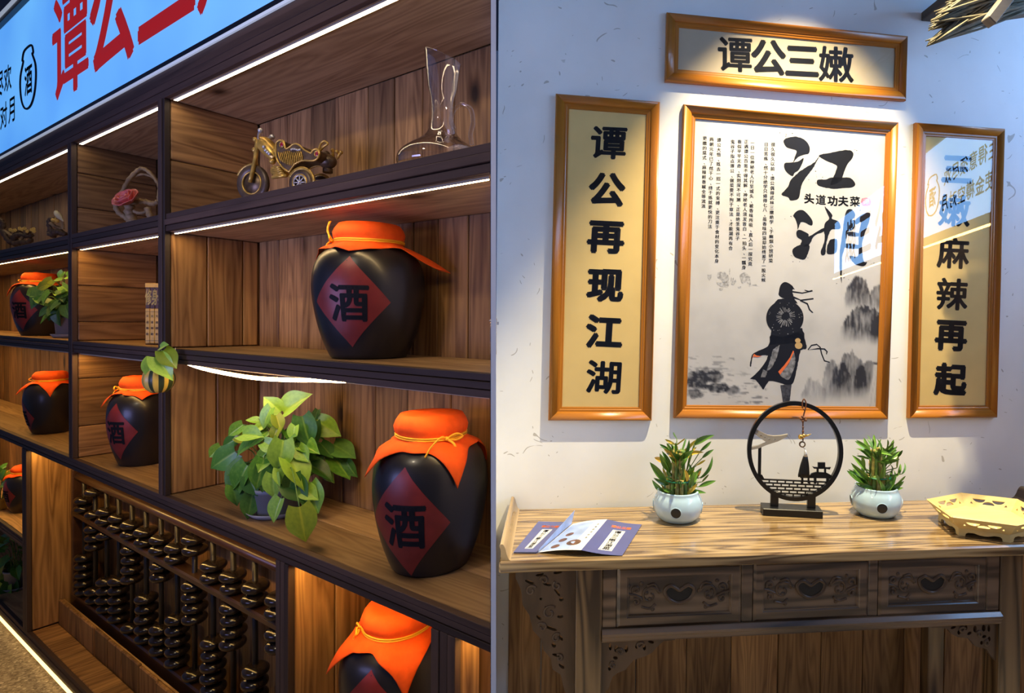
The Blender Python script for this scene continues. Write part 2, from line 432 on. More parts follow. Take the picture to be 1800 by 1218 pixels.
# ------------------------------------------------------------------ mesh helpers
class MB:
    def __init__(s):
        s.bm = bmesh.new()

    def vf(s, vs, fs, mi=0):
        b = [s.bm.verts.new(v) for v in vs]
        for f in fs:
            try:
                fc = s.bm.faces.new([b[i] for i in f]); fc.material_index = mi
            except ValueError:
                pass
        return b

    def hexa(s, p, bev=0.0, mi=0):
        """p: 8 corners, bottom four counter-clockwise, then top four."""
        t = bmesh.new()
        b = [t.verts.new(v) for v in p]
        for f in ((3, 2, 1, 0), (4, 5, 6, 7), (0, 1, 5, 4), (1, 2, 6, 5), (2, 3, 7, 6), (3, 0, 4, 7)):
            t.faces.new([b[i] for i in f])
        if bev:
            bmesh.ops.bevel(t, geom=t.edges[:], offset=bev, segments=1, affect='EDGES', profile=0.5)
        bmesh.ops.recalc_face_normals(t, faces=t.faces[:])
        for f in t.faces:
            f.material_index = mi
        me = D.meshes.new('tmp'); t.to_mesh(me); t.free()
        s.bm.from_mesh(me); D.meshes.remove(me)
        return s

    def box(s, x0, x1, y0, y1, z0, z1, bev=0.0, mi=0):
        return s.hexa([(x0, y0, z0), (x1, y0, z0), (x1, y1, z0), (x0, y1, z0), (x0, y0, z1), (x1, y0, z1), (x1, y1, z1), (x0, y1, z1)], bev, mi)

    def lathe(s, prof, seg=40, c=(0, 0, 0), closed=False, mi=0, sx=1.0, sy=1.0):
        rings = []
        for r, z in prof:
            rings.append([s.bm.verts.new((c[0] + r * sx * math.cos(2 * PI * i / seg), c[1] + r * sy * math.sin(2 * PI * i / seg), c[2] + z)) for i in range(seg)])
        for a, b in zip(rings, rings[1:]):
            for i in range(seg):
                f = s.bm.faces.new((a[i], a[(i + 1) % seg], b[(i + 1) % seg], b[i])); f.material_index = mi; f.smooth = True
        if not closed:
            for rg, rev in ((rings[0], True), (rings[-1], False)):
                f = s.bm.faces.new(rg[::-1] if rev else rg); f.material_index = mi
        return s

    def tube(s, path, r, seg=8, mi=0, closed=False, caps=True, flat=1.0):
        path = [Vector(p) for p in path]
        n = len(path)
        rs = r if isinstance(r, (list, tuple)) else [r] * n
        rings = []
        ref = Vector((0.13, 0.37, 0.92)).normalized()
        for i, p in enumerate(path):
            if closed:
                t = path[(i + 1) % n] - path[i - 1]
            else:
                t = path[min(i + 1, n - 1)] - path[max(i - 1, 0)]
            t = t.normalized() if t.length > 1e-9 else Vector((0, 0, 1))
            if abs(t.dot(ref)) > 0.98:
                ref = Vector((1, 0.2, 0)).normalized()
            a = (ref - t * t.dot(ref)).normalized(); b = t.cross(a); ref = a
            rings.append([s.bm.verts.new(p + a * (rs[i] * math.cos(2 * PI * k / seg)) + b * (rs[i] * flat * math.sin(2 * PI * k / seg))) for k in range(seg)])
        prs = list(zip(rings, rings[1:]))
        if closed:
            prs.append((rings[-1], rings[0]))
        for a, b in prs:
            for k in range(seg):
                f = s.bm.faces.new((a[k], a[(k + 1) % seg], b[(k + 1) % seg], b[k])); f.smooth = True; f.material_index = mi
        if caps and not closed:
            f = s.bm.faces.new(rings[0][::-1]); f.material_index = mi
            f = s.bm.faces.new(rings[-1]); f.material_index = mi
        return s

    def ball(s, c, r, seg=14, ring=9, mi=0, sc=(1, 1, 1)):
        prof = [(max(1e-4, r * math.sin(PI * i / ring)), -r * math.cos(PI * i / ring)) for i in range(ring + 1)]
        b0 = len(s.bm.verts)
        s.lathe([(a, z * sc[2]) for a, z in prof], seg, c, mi=mi, sx=sc[0], sy=sc[1])
        return s

    def poly(s, pts, off, mi=0):
        """extrude a flat outline (list of Vectors) by vector off, both faces closed"""
        off = Vector(off)
        n = len(pts)
        a = [s.bm.verts.new(p) for p in pts]; b = [s.bm.verts.new(Vector(p) + off) for p in pts]
        for f in (a[::-1], b):
            fc = s.bm.faces.new(f); fc.material_index = mi
        for i in range(n):
            fc = s.bm.faces.new((a[i], a[(i + 1) % n], b[(i + 1) % n], b[i])); fc.material_index = mi
        return s

    def torus(s, c, R, r, ax='y', seg=40, sseg=10, mi=0, flat=1.0):
        pts = []
        for i in range(seg):
            t = 2 * PI * i / seg
            if ax == 'y':
                pts.append((c[0] + R * math.cos(t), c[1], c[2] + R * math.sin(t)))
            elif ax == 'z':
                pts.append((c[0] + R * math.cos(t), c[1] + R * math.sin(t), c[2]))
            else:
                pts.append((c[0], c[1] + R * math.cos(t), c[2] + R * math.sin(t)))
        return s.tube(pts, r, sseg, mi, closed=True, flat=flat)

    def smooth(s):
        for f in s.bm.faces:
            f.smooth = True
        return s

    def mesh(s, name, mats, recalc=True):
        if recalc:
            bmesh.ops.recalc_face_normals(s.bm, faces=s.bm.faces[:])
        me = D.meshes.new(name)
        s.bm.to_mesh(me); s.bm.free()
        for m in (mats if isinstance(mats, (list, tuple)) else [mats]):
            me.materials.append(MT[m])
        return me

    def build(s, name, mats, parent=None, recalc=True):
        return link(name, s.mesh(name, mats, recalc), parent)


def link(name, me, parent=None):
    o = D.objects.new(name, me); COL.objects.link(o)
    if parent is not None:
        o.parent = parent
    return o


def tag(o, label=None, cat=None, group=None, kind=None):
    if label: o['label'] = label
    if cat: o['category'] = cat
    if group: o['group'] = group
    if kind: o['kind'] = kind
    return o


def thing(name, label, cat, pl, org, rot=0.0, group=None):
    o = D.objects.new(name, None); COL.objects.link(o)
    o.empty_display_size = 0.05
    o.location = pl.loc(*org); o.rotation_euler = (0, 0, pl.a + rot)
    return tag(o, label, cat, group)


def structure(name, mb, mat, pl=None, smooth=False):
    o = mb.build(name, mat)
    if pl is not None:
        o.location = pl.o; o.rotation_euler = (0, 0, pl.a)
    o['kind'] = 'structure'
    return o


def smooth_path(pts, n=8, closed=False):
    pts = [Vector(p) for p in pts]
    out = []
    m = len(pts)
    segs = m if closed else m - 1
    for i in range(segs):
        p0 = pts[(i - 1) % m] if closed or i > 0 else pts[0] * 2 - pts[1]
        p1 = pts[i]; p2 = pts[(i + 1) % m]
        p3 = pts[(i + 2) % m] if closed or i + 2 < m else pts[-1] * 2 - pts[-2]
        for k in range(n):
            t = k / n
            out.append(0.5 * ((2 * p1) + (p2 - p0) * t + (2 * p0 - 5 * p1 + 4 * p2 - p3) * t * t + (3 * p1 - p0 - 3 * p2 + p3) * t ** 3))
    if not closed:
        out.append(pts[-1])
    return out


_glyphs = {}


def glyph(ch, bold=0.03, depth=0.0):
    """A character as a flat triangulated mesh of unit height, centred: (verts 2D, faces)"""
    key = (ch, bold)
    if key not in _glyphs:
        cu = D.curves.new('g', 'FONT'); cu.body = ch; cu.offset = bold; cu.resolution_u = 3; cu.fill_mode = 'FRONT'
        o = D.objects.new('g', cu); COL.objects.link(o)
        bpy.context.view_layer.update()
        me = D.meshes.new_from_object(o)
        vs = [(v.co.x, v.co.y) for v in me.vertices]; fs = [tuple(p.vertices) for p in me.polygons]
        D.objects.remove(o); D.curves.remove(cu); D.meshes.remove(me)
        if not vs:
            vs = [(0, 0)]; fs = []
        x0, x1 = min(v[0] for v in vs), max(v[0] for v in vs); y0, y1 = min(v[1] for v in vs), max(v[1] for v in vs)
        cx, cy = (x0 + x1) / 2, 0.38 if ch in '一三二、，' else (y0 + y1) / 2
        _glyphs[key] = ([((x - cx) / 0.92, (y - cy) / 0.92) for x, y in vs], fs)
    return _glyphs[key]


def put_glyph(mb, ch, fn, bold=0.03, mi=0, sub=0.0):
    """place a glyph with fn(x, y) -> 3D point; bold: the stroke is widened by this much with overlaid shifted copies;
    sub: longest edge in glyph units before it is cut up (for curved surfaces)"""
    vs, fs = glyph(ch, 0.0)
    if sub and fs:
        t = bmesh.new()
        b = [t.verts.new((x, y, 0)) for x, y in vs]
        for f in fs:
            try: t.faces.new([b[i] for i in f])
            except ValueError: pass
        bmesh.ops.remove_doubles(t, verts=t.verts[:], dist=1e-5)
        bmesh.ops.triangulate(t, faces=t.faces[:])
        for _ in range(5):
            long = [e for e in t.edges if e.calc_length() > sub]
            if not long: break
            bmesh.ops.subdivide_edges(t, edges=long, cuts=1)
            bmesh.ops.triangulate(t, faces=t.faces[:])
        t.verts.index_update()
        vs = [(v.co.x, v.co.y) for v in t.verts]; fs = [tuple(v.index for v in f.verts) for f in t.faces]
        t.free()
    offs = [(0, 0)] if bold <= 0 else [(bold * math.cos(k * PI / 3), bold * math.sin(k * PI / 3)) for k in range(6)]
    for ox, oy in offs:
        mb.vf([fn(x + ox, y + oy) for x, y in vs], fs, mi)
# ------------------------------------------------------------------ room shell
structure('floor', MB().box(-6, 7, -6, 5.5, -0.20, -0.09), 'floor')
_q = [SL.loc(-6.5, 0.45, 0), SL.loc(-6.5, -2.2, 0), SL.loc(-0.5, -0.9, 0), SL.loc(0.0, 0.0, 0), SL.loc(-0.45, 0.45, 0)]
structure('floor', MB().poly([Vector((p.x, p.y, -0.0895)) for p in _q], (0, 0, 0.0895)), 'floor')
mb = MB()
mb.box(-6.5, 0, 0.345, 0.44, 0.0, 4.3)
for v in mb.bm.verts:
    if v.co.x > -1: v.co.x = uend(v.co.y, 1.7) - 0.02
structure('wall_left', mb, 'shellwall', SL)
structure('wall_back', MB().box(0.0, 3.12, 0.0, 0.1, -0.09, 4.3), 'plaster', RW)
P2 = Plane((3.266, 1.42), -64.96)
structure('wall_right', MB().box(-1.75, 6.2, 0.33, 0.43, -0.09, 4.3), 'shellwall', P2)
structure('ceiling', MB().box(-6, 7, -6, 5.5, 4.3, 4.4), 'ceil')
# white gutter between the two views, built as a slim partition
n0, n1 = 1.09, 2.52
def part_pt(px, py, depth):
    d = ray(px, py); return CAM + d * (depth / d.y)
side = Vector((1, 0, 0))
c_top = [part_pt(867.5, 0, 1.09), part_pt(867.5, 0, 2.52)]
c_bot = [part_pt(867.5, 1218, 1.09), part_pt(867.5, 1218, 2.52)]
def at_z(i, z):
    a, b = c_bot[i], c_top[i]; t = (z - a.z) / (b.z - a.z); return a + (b - a) * t
hw = Vector((4.5 * 1.09 / F, 0, 0))
pts = []
for z in (-0.09, 4.3):
    A, B = at_z(0, z), at_z(1, z)
    pts += [A - hw, A + hw, B + hw, B - hw]
structure('gutter_board', MB().hexa(pts), 'partition')

# ------------------------------------------------------------------ shelving
DEP = 0.30
shelving = thing('shelving_unit', 'tall open shelving of weathered planks with dark laminated edges and warm light strips', 'shelving', SL, (0, 0, 0))


def ubox(mb, a, b, w0, w1, z0, z1, bev=0.0, mi=0):
    """a box of the shelving; b=None: its right end is scribed to the partition"""
    c = []
    for z in (z0, z1):
        for (e, w) in ((0, w0), (1, w0), (1, w1), (0, w1)):
            c.append((a if e == 0 else (b if b is not None else uend(w, z)), w, z))
    return mb.hexa(c, bev, mi)


def strip_mesh(a, b, w0, w1, z, z0=None):
    """light strip: an opaque housing whose underside glows"""
    mb = MB()
    A = (a, b)
    def e(w, zz): return b if b is not None else uend(w, zz) - 0.004
    t = 0.006
    vs = [(a, w0, z - t), (e(w0, z), w0, z - t), (e(w1, z), w1, z - t), (a, w1, z - t), (a, w0, z), (e(w0, z), w0, z), (e(w1, z), w1, z), (a, w1, z)]
    mb.vf(vs, [(4, 5, 6, 7), (0, 1, 5, 4), (1, 2, 6, 5), (2, 3, 7, 6), (3, 0, 4, 7)], 0)
    mb.vf([vs[0], vs[3], vs[2], vs[1]], [(0, 1, 2, 3)], 1)
    return mb


def shelf(z, t, a, b, led=None, strips=3, tops=2, led_w=(0.015, 0.0235), hot=False, mat=None):
    core = ubox(MB(), a, b, 0.012, DEP, z - t, z - 0.012).build('shelf', 'board_x', shelving)
    hh = t / strips
    for k in range(strips):
        o = rnd.uniform(-0.003, 0.003)
        ubox(MB(), a, b, -0.004 + o, 0.0119, z - (k + 1) * hh + 0.001, z - k * hh - 0.0008, 0.0012).build('front_strip', 'edge_x', core)
    for k in range(tops):
        w0 = 0.0125 + (DEP - 0.0125) * k / tops; w1 = 0.0125 + (DEP - 0.0125) * (k + 1) / tops
        ubox(MB(), a, b, w0 + 0.001, w1 - 0.001, z - 0.0119, z + rnd.uniform(-0.0015, 0.0), 0.001).build('plank', 'board_x', core)
    if led:
        e = None if b is None else b - 0.004
        strip_mesh(a + led, e, led_w[0], led_w[1], z - t - 0.0005).build('light_strip', ['housing', mat or ('led_hot' if hot else 'led')], core, recalc=False)
    return core


Z2, Z1, ZB, ZT = 1.597, 2.061, 1.083, 2.457
PL = (-2.545, -2.485); PM = (-1.587, -1.537)
cols = [(-5.4, PL[0]), (PL[1], PM[0]), (PM[1], None)]
for i, (a, b) in enumerate(cols):
    shelf(Z1, 0.062, a, b, led=0.02, hot=(i == 2))
    shelf(Z2, 0.052, a, b, led=0.02 if i < 2 else 0.3, hot=(i == 2), led_w=(0.014, 0.026) if i < 2 else (0.03, 0.042))
# top rail and the roof of the upper bays
rail = shelf(ZT + 0.075, 0.075, -5.4, None)
for i, (a, b) in enumerate(cols):
    strip_mesh(a + 0.02, None if b is None else b - 0.004, 0.014, 0.026, ZT - 0.0005).build('light_strip', ['housing', 'led_top'], rail, recalc=False)
bot = shelf(ZB, 0.052, -5.4, None, led=None, strips=3, tops=2)
for a, b in ((-5.4, -3.27), (-3.18, -0.815), (-0.735, -0.175), (-0.085, None)):
    strip_mesh(a + 0.01, b, 0.014, 0.026, ZB - 0.0525).build('light_strip', ['housing', 'led'], bot, recalc=False)
# the strip under the middle shelf has come loose and sags
sag = [SL.P(x, y, 0.006) for x, y in ((330, 641), (352, 647), (400, 657), (450, 664.5), (500, 667.5), (550, 668.5), (606, 672))]
sag = smooth_path(sag, 5)
mb = MB()
va = [(p.x, p.y, p.z - 0.0052) for p in sag]; vb = [(p.x, p.y, p.z + 0.0048) for p in sag]
n = len(sag)
ta = [min(1.0, 0.35 + 3 * min(i, n - 1 - i) / n) for i in range(n)]
va = [(p.x, p.y, p.z - 0.0055 * t) for p, t in zip(sag, ta)]; vb = [(p.x, p.y, p.z + 0.0055 * t) for p, t in zip(sag, ta)]
vc = [(x, y + 0.003, z) for x, y, z in va]; vd = [(x, y + 0.003, z) for x, y, z in vb]
mb.vf(va + vb + vc + vd, [(i, i + 1, n + i + 1, n + i) for i in range(n - 1)] + [(i + 1, i, 2 * n + i, 2 * n + i + 1) for i in range(n - 1)], 1)
mb.vf(vc + vd, [(i + 1, i, n + i, n + i + 1) for i in range(n - 1)], 0)
mb.build('light_strip', ['housing', 'led_hot'], shelving, recalc=False)


def divider(u0, u1, z0, z1, planks=(), strips=3, wd=DEP):
    core = MB().box(u0 + 0.004, u1 - 0.014, 0.012, wd, z0, z1).build('divider', 'plank_z', shelving)
    ww = (u1 - u0) / strips
    for k in range(strips):
        o = rnd.uniform(-0.003, 0.003)
        MB().box(u0 + k * ww + 0.0007, u0 + (k + 1) * ww - 0.0007, -0.007 + o, 0.0119, z0, z1, 0.0012).build('front_strip', 'edge_z', core)
    for (w0, w1, a, b, grain) in planks:
        MB().box(u1 - 0.0139, u1 - rnd.uniform(0.0, 0.003), w0 + 0.0015, w1 - 0.0015, a + 0.0015, b - 0.0015, 0.003).build('plank', 'plank_' + grain, core)
    return core


E0 = 0.0125
divider(PM[0], PM[1], ZB, ZT, [
    (E0, DEP, Z1, 2.25, 'y'), (E0, DEP, 2.25, ZT, 'y'),
    (E0, 0.125, Z2, 2.0, 'z'), (0.125, 0.245, Z2, 2.0, 'z'), (0.245, DEP, Z2, 2.0, 'z'),
    (E0, 0.155, ZB, 1.545, 'z'), (0.155, DEP, ZB, 1.545, 'z')])
divider(PL[0], PL[1], ZB, ZT, [
    (E0, DEP, Z1, 2.18, 'y'), (E0, DEP, 2.18, 2.33, 'y'), (E0, DEP, 2.33, ZT, 'y'),
    (E0, DEP, Z2, 1.68, 'y'), (E0, DEP, 1.68, 1.84, 'y'), (E0, DEP, 1.84, 2.0, 'y'),
    (E0, DEP, ZB, 1.22, 'y'), (E0, DEP, 1.22, 1.43, 'y'), (E0, DEP, 1.43, 1.545, 'y')])
divider(-3.262, -3.185, 0.106, ZB - 0.052, [(E0, DEP, 0.106, ZB - 0.052, 'z')], strips=3)
divider(-0.812, -0.742, 0.0, ZB - 0.052, [(E0, 0.13, 0.1, ZB - 0.052, 'z'), (0.13, 0.23, 0.1, ZB - 0.052, 'z'), (0.23, DEP, 0.1, ZB - 0.052, 'z')])
divider(-0.168, -0.092, 0.0, ZB - 0.052, [(E0, 0.07, 0.1, ZB - 0.052, 'z')], wd=0.075)
# back of the bays: upright planks, bay by bay
back = ubox(MB(), -5.4, None, DEP + 0.016, DEP + 0.03, 0.0, ZT + 0.07).build('back_panel', 'plank_z', shelving)


def back_planks(a, b, z0, z1, wid=(0.11, 0.2)):
    u = a
    lim = uend(DEP + 0.016, (z0 + z1) / 2) - 0.004
    end = min(b, lim) if b is not None else lim
    while u < end - 0.005:
        w = rnd.uniform(*wid)
        last = u + w > end - 0.06
        v = end if last else u + w
        ubox(MB(), u + 0.002, (v - 0.002) if not (last and (b is None or b > lim)) else None, DEP + rnd.uniform(0.0, 0.004), DEP + 0.0155, z0, z1, 0.003).build('plank', 'plank_z', back)
        u = v
        if last: break


for (a, b) in cols:
    for z0, z1 in ((Z1 - 0.01, ZT), (Z2 - 0.01, Z1 - 0.06), (ZB - 0.01, Z2 - 0.05)):
        back_planks(a, b, z0, z1)
back_planks(-5.4, -3.26, 0.1, ZB - 0.05)
back_planks(-3.19, -0.81, 0.1, ZB - 0.05)
back_planks(-0.75, -0.16, 0.1, ZB - 0.05)
MB().box(-5.44, -5.402, -0.005, DEP + 0.03, 0.0, ZT + 0.07, 0.002).build('end_panel', 'plank_z', shelving)
# lower left bay: its own half-height shelf
lz = SL.hit(20, 930, 0)[1]
shelf(lz, 0.045, -5.4, -3.262, led=None)
# base: a dark plinth rail with a glowing strip under it, floor planks and a kerb of short boards
base = MB().box(-5.4, -0.812, 0.012, 0.34, 0.03, 0.09).build('plinth', 'board_x', shelving)
for k in range(3):
    MB().box(-5.4, -0.812, -0.006 + rnd.uniform(-.002, .002), 0.0119, 0.040 + k * 0.022, 0.0612 + k * 0.022, 0.0012).build('front_strip', 'edge_x', base)
mb = MB(); mb.box(-5.4, -0.812, -0.012, -0.002, 0.028, 0.036, mi=0)
mb.build('light_strip', ['led_toe'], base)
u = -3.185
while u < -0.83:
    v = min(u + rnd.uniform(0.20, 0.27), -0.812)
    if v > -0.9: v = -0.812
    MB().box(u + 0.002, v - 0.002, 0.0125, 0.108, 0.0901, 0.106 - rnd.uniform(0, 0.003), 0.0025).build('plank', 'plank_y', base)
    u = v
kerb = MB().box(-3.184, -0.813, 0.126, 0.134, 0.0901, 0.22).build('kerb', 'board_x', shelving)
u = -3.184
while u < -0.83:
    v = min(u + rnd.uniform(0.15, 0.19), -0.813)
    if v > -0.88: v = -0.813
    MB().box(u + 0.003, v - 0.003, 0.1095 + rnd.uniform(0, 0.006), 0.1259, 0.0901, 0.228 + rnd.uniform(-0.008, 0.003), 0.004).build('kerb_board', 'plank_z', kerb)
    u = v
MB().box(-5.4, -3.262, 0.0125, 0.29, 0.0901, 0.105, 0.001).build('plank', 'board_x', base)
ubox(MB(), -0.742, None, 0.0125, DEP, 0.0, 0.1).build('plinth', 'board_x', shelving)

# ------------------------------------------------------------------ lit sign above the shelving
ZS0, ZS1 = 2.585, 3.285
sign = thing('lightbox_sign', 'blue lit lightbox sign with red lettering above the plank shelving', 'sign', SL, (0, 0, 0))
mb = ubox(MB(), -5.0, None, 0.02, 0.3, ZS0, ZS1)
mb.build('panel', 'sign', sign)
ubox(MB(), -5.0, None, 0.0, 0.3, ZS0 - 0.022, ZS0 - 0.0005).build('frame_rail', 'blacktrim', sign)
ubox(MB(), -5.0, None, 0.0, 0.3, ZS1 + 0.0005, ZS1 + 0.025).build('frame_rail', 'blacktrim', sign)
ubox(MB(), -5.0, None, -0.006, 0.0, ZS0 - 0.032, ZS0 - 0.0225).build('edge_trim', 'whitetrim', sign)
ubox(MB(), -5.0, None, -0.006, 0.0, ZS1 + 0.0255, ZS1 + 0.045).build('edge_trim', 'whitetrim', sign)
ubox(MB(), -5.0, None, 0.0005, 0.29, ZT + 0.0755, ZS0 - 0.0225).build('mounting_batten', 'edge_x', sign)


def sign_glyphs(parent, chars, cx, cz, h, mat, wd=1.0, y=0.0185, step=None, bold=0.02, vertical=False, name='character'):
    step = step or h * 1.05
    for i, ch in enumerate(chars):
        mb = MB()
        X = cx + (0 if vertical else i * step); Zc = cz - (i * step if vertical else 0)
        put_glyph(mb, ch, lambda x, y_: (X + x * h * wd, y, Zc + y_ * h), bold)
        mb.build(name, mat, parent, recalc=False)


def bold_serif(parent, ch, cx, cz, h, mat, y=0.0185, wd=1.0):
    mb = MB()
    put_glyph(mb, ch, lambda x, y_: (cx + x * h * wd, y, cz + y_ * h), 0.022 if ch in '谭嫩' else 0.035)
    mb.build('character', mat, parent, recalc=False)


zt = 2.93
for ch, cx in zip('谭公三嫩', (-2.60, -2.10, -1.60, -1.10)):
    bold_serif(sign, ch, cx, zt, 0.47, 'redink', wd=1.0)
sign_glyphs(sign, '人生得意须尽欢', -3.60 - 0.155 * 6, 2.985, 0.135, 'ink', step=0.155)
sign_glyphs(sign, '莫使金樽空对月', -3.53 - 0.155 * 6, 2.80, 0.135, 'ink', step=0.155)
# jar emblem: an outline with the character for wine
def jar_outline(parent, cx, cz, s, mat, y):
    pts = [(-0.20, 0.50), (-0.32, 0.36), (-0.27, 0.33), (-0.44, 0.12), (-0.46, -0.12), (-0.36, -0.36), (-0.15, -0.5), (0.15, -0.5), (0.36, -0.36), (0.46, -0.12), (0.44, 0.12), (0.27, 0.33), (0.32, 0.36), (0.20, 0.50)]
    path = smooth_path([(cx + a * s, y, cz + b * s * 1.02) for a, b in pts], 5, closed=True)
    MB().tube(path, s * 0.018, 6, closed=True).build('jar_emblem', mat, parent)
    sign_glyphs(parent, '酒', cx, cz - 0.04 * s, s * 0.5, 'ink', y=y, bold=0.03, wd=0.85)
jar_outline(sign, -3.225, 2.905, 0.29, 'ink', 0.0185)

# the same kind of sign on the opposite side wall: it lights the picture wall and shows in the picture glass
sign2 = thing('lightbox_sign', 'second blue lit sign on the side wall, seen mirrored in the picture glass', 'sign', P2, (0, 0, 0))
S0, S1 = 2.575, 3.42
MB().box(-1.2, 5.36, 0.02, 0.3, S0, S1).build('panel', 'sign2', sign2)
MB().box(-1.2, 5.36, 0.0, 0.3, S0 - 0.03, S0 - 0.0005).build('frame_rail', 'blacktrim', sign2)
MB().box(-1.2, 5.36, 0.0, 0.3, S1 + 0.0005, S1 + 0.03).build('frame_rail', 'blacktrim', sign2)
MB().box(-1.2, 5.36, 0.0, 0.3, S0 - 0.085, S0 - 0.0305).build('bottom_rail', 'edge_x', sign2)
MB().box(-1.2, 5.36, 0.0, 0.02, S0 - 0.1, S0 - 0.0855).build('light_strip', 'led', sign2)
for i, ch in enumerate('谭公三嫩'):
    bold_serif(sign2, ch, 1.95 + 0.78 * i, 2.98, 0.6, 'redpaper')
sign_glyphs(sign2, '人生得意须尽欢', 0.83 - 0.165 * 6, 3.06, 0.145, 'ink', step=0.165)
sign_glyphs(sign2, '莫使金樽空对月', 0.87 - 0.165 * 6, 2.83, 0.145, 'ink', step=0.165)
jar_outline(sign2, 1.17, 2.96, 0.36, 'ink', 0.0185)
# ------------------------------------------------------------------ wine jars
JP = [(0.0001, 0.0), (0.094, 0.0), (0.100, 0.004), (0.112, 0.03), (0.126, 0.07), (0.138, 0.12), (0.1455, 0.17), (0.147, 0.205), (0.143, 0.24), (0.132, 0.27), (0.113, 0.292), (0.090, 0.305), (0.078, 0.312), (0.074, 0.322)]


def jar_r(z, k=1.0):
    z /= k
    for (r0, z0), (r1, z1) in zip(JP[1:], JP[2:]):
        if z0 <= z <= z1:
            t = (z - z0) / max(1e-6, z1 - z0); return r0 + (r1 - r0) * t
    return JP[-1][0]


def smooth_prof(p, n=5):
    v = smooth_path([(r, 0, z) for r, z in p], n)
    return [(max(1e-4, q.x), q.z) for q in v]


def wine_jar(label, u, w, z, az, rs=1.0, hs=1.0, cloth=None, seed=1, paper=True, bow='front', spin=0.0, paper_z=0.150, paper_s=1.0, lean=(0, 0)):
    """az: azimuth (degrees, local) that the paper diamond faces; -90 looks out of the shelf"""
    R = random.Random(seed)
    t = thing('wine_jar', label, 'jar', SL, (u, w, z + 0.0005))
    prof = smooth_prof(JP[1:], 4)
    prof = [(r * rs, zz * hs) for r, zz in prof]
    MB().lathe([(1e-4, 0)] + prof, 56, closed=True).build('body', 'jar', t)
    rz = lambda zz: jar_r(zz / hs) * rs
    if paper:
        a0 = rad(az); hz = 0.118 * hs * paper_s; ha = 0.102 * paper_s; zc = paper_z * hs
        def sp(a, b, off):      # a,b in [-1,1] diamond coordinates -> on the belly
            zz = zc + b * hz
            r = rz(zz)
            an = a0 + a * ha / (0.14)
            return (math.cos(an) * (r + off), math.sin(an) * (r + off), zz)
        mb = MB(); n = 14
        g = {}
        for i in range(n + 1):
            for j in range(n + 1):
                p, q = i / n, j / n
                g[i, j] = mb.bm.verts.new(sp((p - q), (p + q - 1), 0.0012))
        for i in range(n):
            for j in range(n):
                f = mb.bm.faces.new((g[i, j], g[i + 1, j], g[i + 1, j + 1], g[i, j + 1])); f.smooth = True
        pp = mb.build('paper_label', 'redpaper', t)
        mb = MB()
        put_glyph(mb, '酒', lambda x, y: sp(x * 0.92, y * 0.80 - 0.02, 0.0022), 0.028, sub=0.12)
        mb.build('character', 'ink', pp, recalc=False)
    # cloth: a square laid over the mouth, tied at the neck, its corners hanging
    c = dict(size=0.175, fold=0.010, nf=9, corners=(1, 1, 1, 1), lift=(0, 0, 0, 0), cap=0.066, capr=0.082)
    if cloth: c.update(cloth)
    NT = 96; rows_cap, rows_sk = 9, 16
    zn = 0.318 * hs; rn = 0.083 * rs; ztop = zn + c['cap'] * hs * 0.8; rc = c['capr'] * rs * 1.06
    mb = MB(); rings = []
    for k in range(rows_cap):
        s = k / (rows_cap - 1)
        ring = []
        for i in range(NT):
            th = 2 * PI * i / NT + spin
            wv = 0.5 + 0.5 * math.sin(th * 11 + 1.3 * math.sin(th * 3))
            if s < 0.5:
                q = s / 0.5
                r = rc * (0.02 + 0.90 * q) ; zz = ztop - 0.004 * q - 0.003 * math.sin(3 * th) * q
            else:
                q = (s - 0.5) / 0.5
                e = math.sin(q * PI)
                r = rc * 0.92 * (1 - q) + (rn + 0.003 * wv * q) * q + 0.010 * e + 0.002 * wv * e
                zz = ztop - 0.004 - (ztop - 0.004 - zn) * q
            ring.append(Vector((r * math.cos(th), r * math.sin(th), zz)))
        rings.append(ring)
    # arc length down the shoulder
    zs = [0.316 * hs - 0.306 * hs * i / 90 for i in range(91)]
    path = [(rn, zn)] + [(max(rz(zz), rn if zz > 0.305 * hs else 0), zz) for zz in zs]
    cum = [0]
    for p, q in zip(path, path[1:]):
        cum.append(cum[-1] + math.hypot(q[0] - p[0], q[1] - p[1]))
    def along(d):
        for i in range(1, len(cum)):
            if cum[i] >= d:
                f = (d - cum[i - 1]) / max(1e-9, cum[i] - cum[i - 1])
                return path[i - 1][0] + (path[i][0] - path[i - 1][0]) * f, path[i - 1][1] + (path[i][1] - path[i - 1][1]) * f
        return path[-1]
    ph = R.uniform(0, 6)
    for k in range(1, rows_sk + 1):
        s = k / rows_sk
        ring = []
        for i in range(NT):
            th = 2 * PI * i / NT + spin
            sq = th - spin
            cc = max(abs(math.cos(sq)), abs(math.sin(sq)))
            quad = int(((sq - 0) % (2 * PI)) // (PI / 2))     # corner index: 45, 135, 225, 315 degrees
            nearc = max(0.0, (1 / cc - 1) / 0.414)
            ln = (c['size'] / cc - 0.088 - 0.055) * (0.62 + 0.38 * c['corners'][quad] * nearc + 0.0) * rs
            ln = max(0.022, ln)
            d = ln * s
            r, zz = along(d)
            fold = c['fold'] * (s ** 0.8) * (0.5 + 0.5 * math.sin(c['nf'] * th + ph + 1.1 * math.sin(2 * th + ph)))
            r += 0.004 + fold * (1.0 - 0.5 * nearc) + 0.006 * math.sin(PI * s)
            lf = c['lift'][quad] * nearc
            if lf:
                r2 = rn + d * 0.92; z2 = zn - 0.006 - d * 0.30 - 0.9 * d * d
                r = r * (1 - lf) + r2 * lf; zz = zz * (1 - lf) + z2 * lf
            zz += 0.004 * math.sin(5 * th + ph) * s
            ring.append(Vector((r * math.cos(th), r * math.sin(th), zz)))
        rings.append(ring)
    vr = [[mb.bm.verts.new(p) for p in ring] for ring in rings]
    top = mb.bm.verts.new((0, 0, ztop))
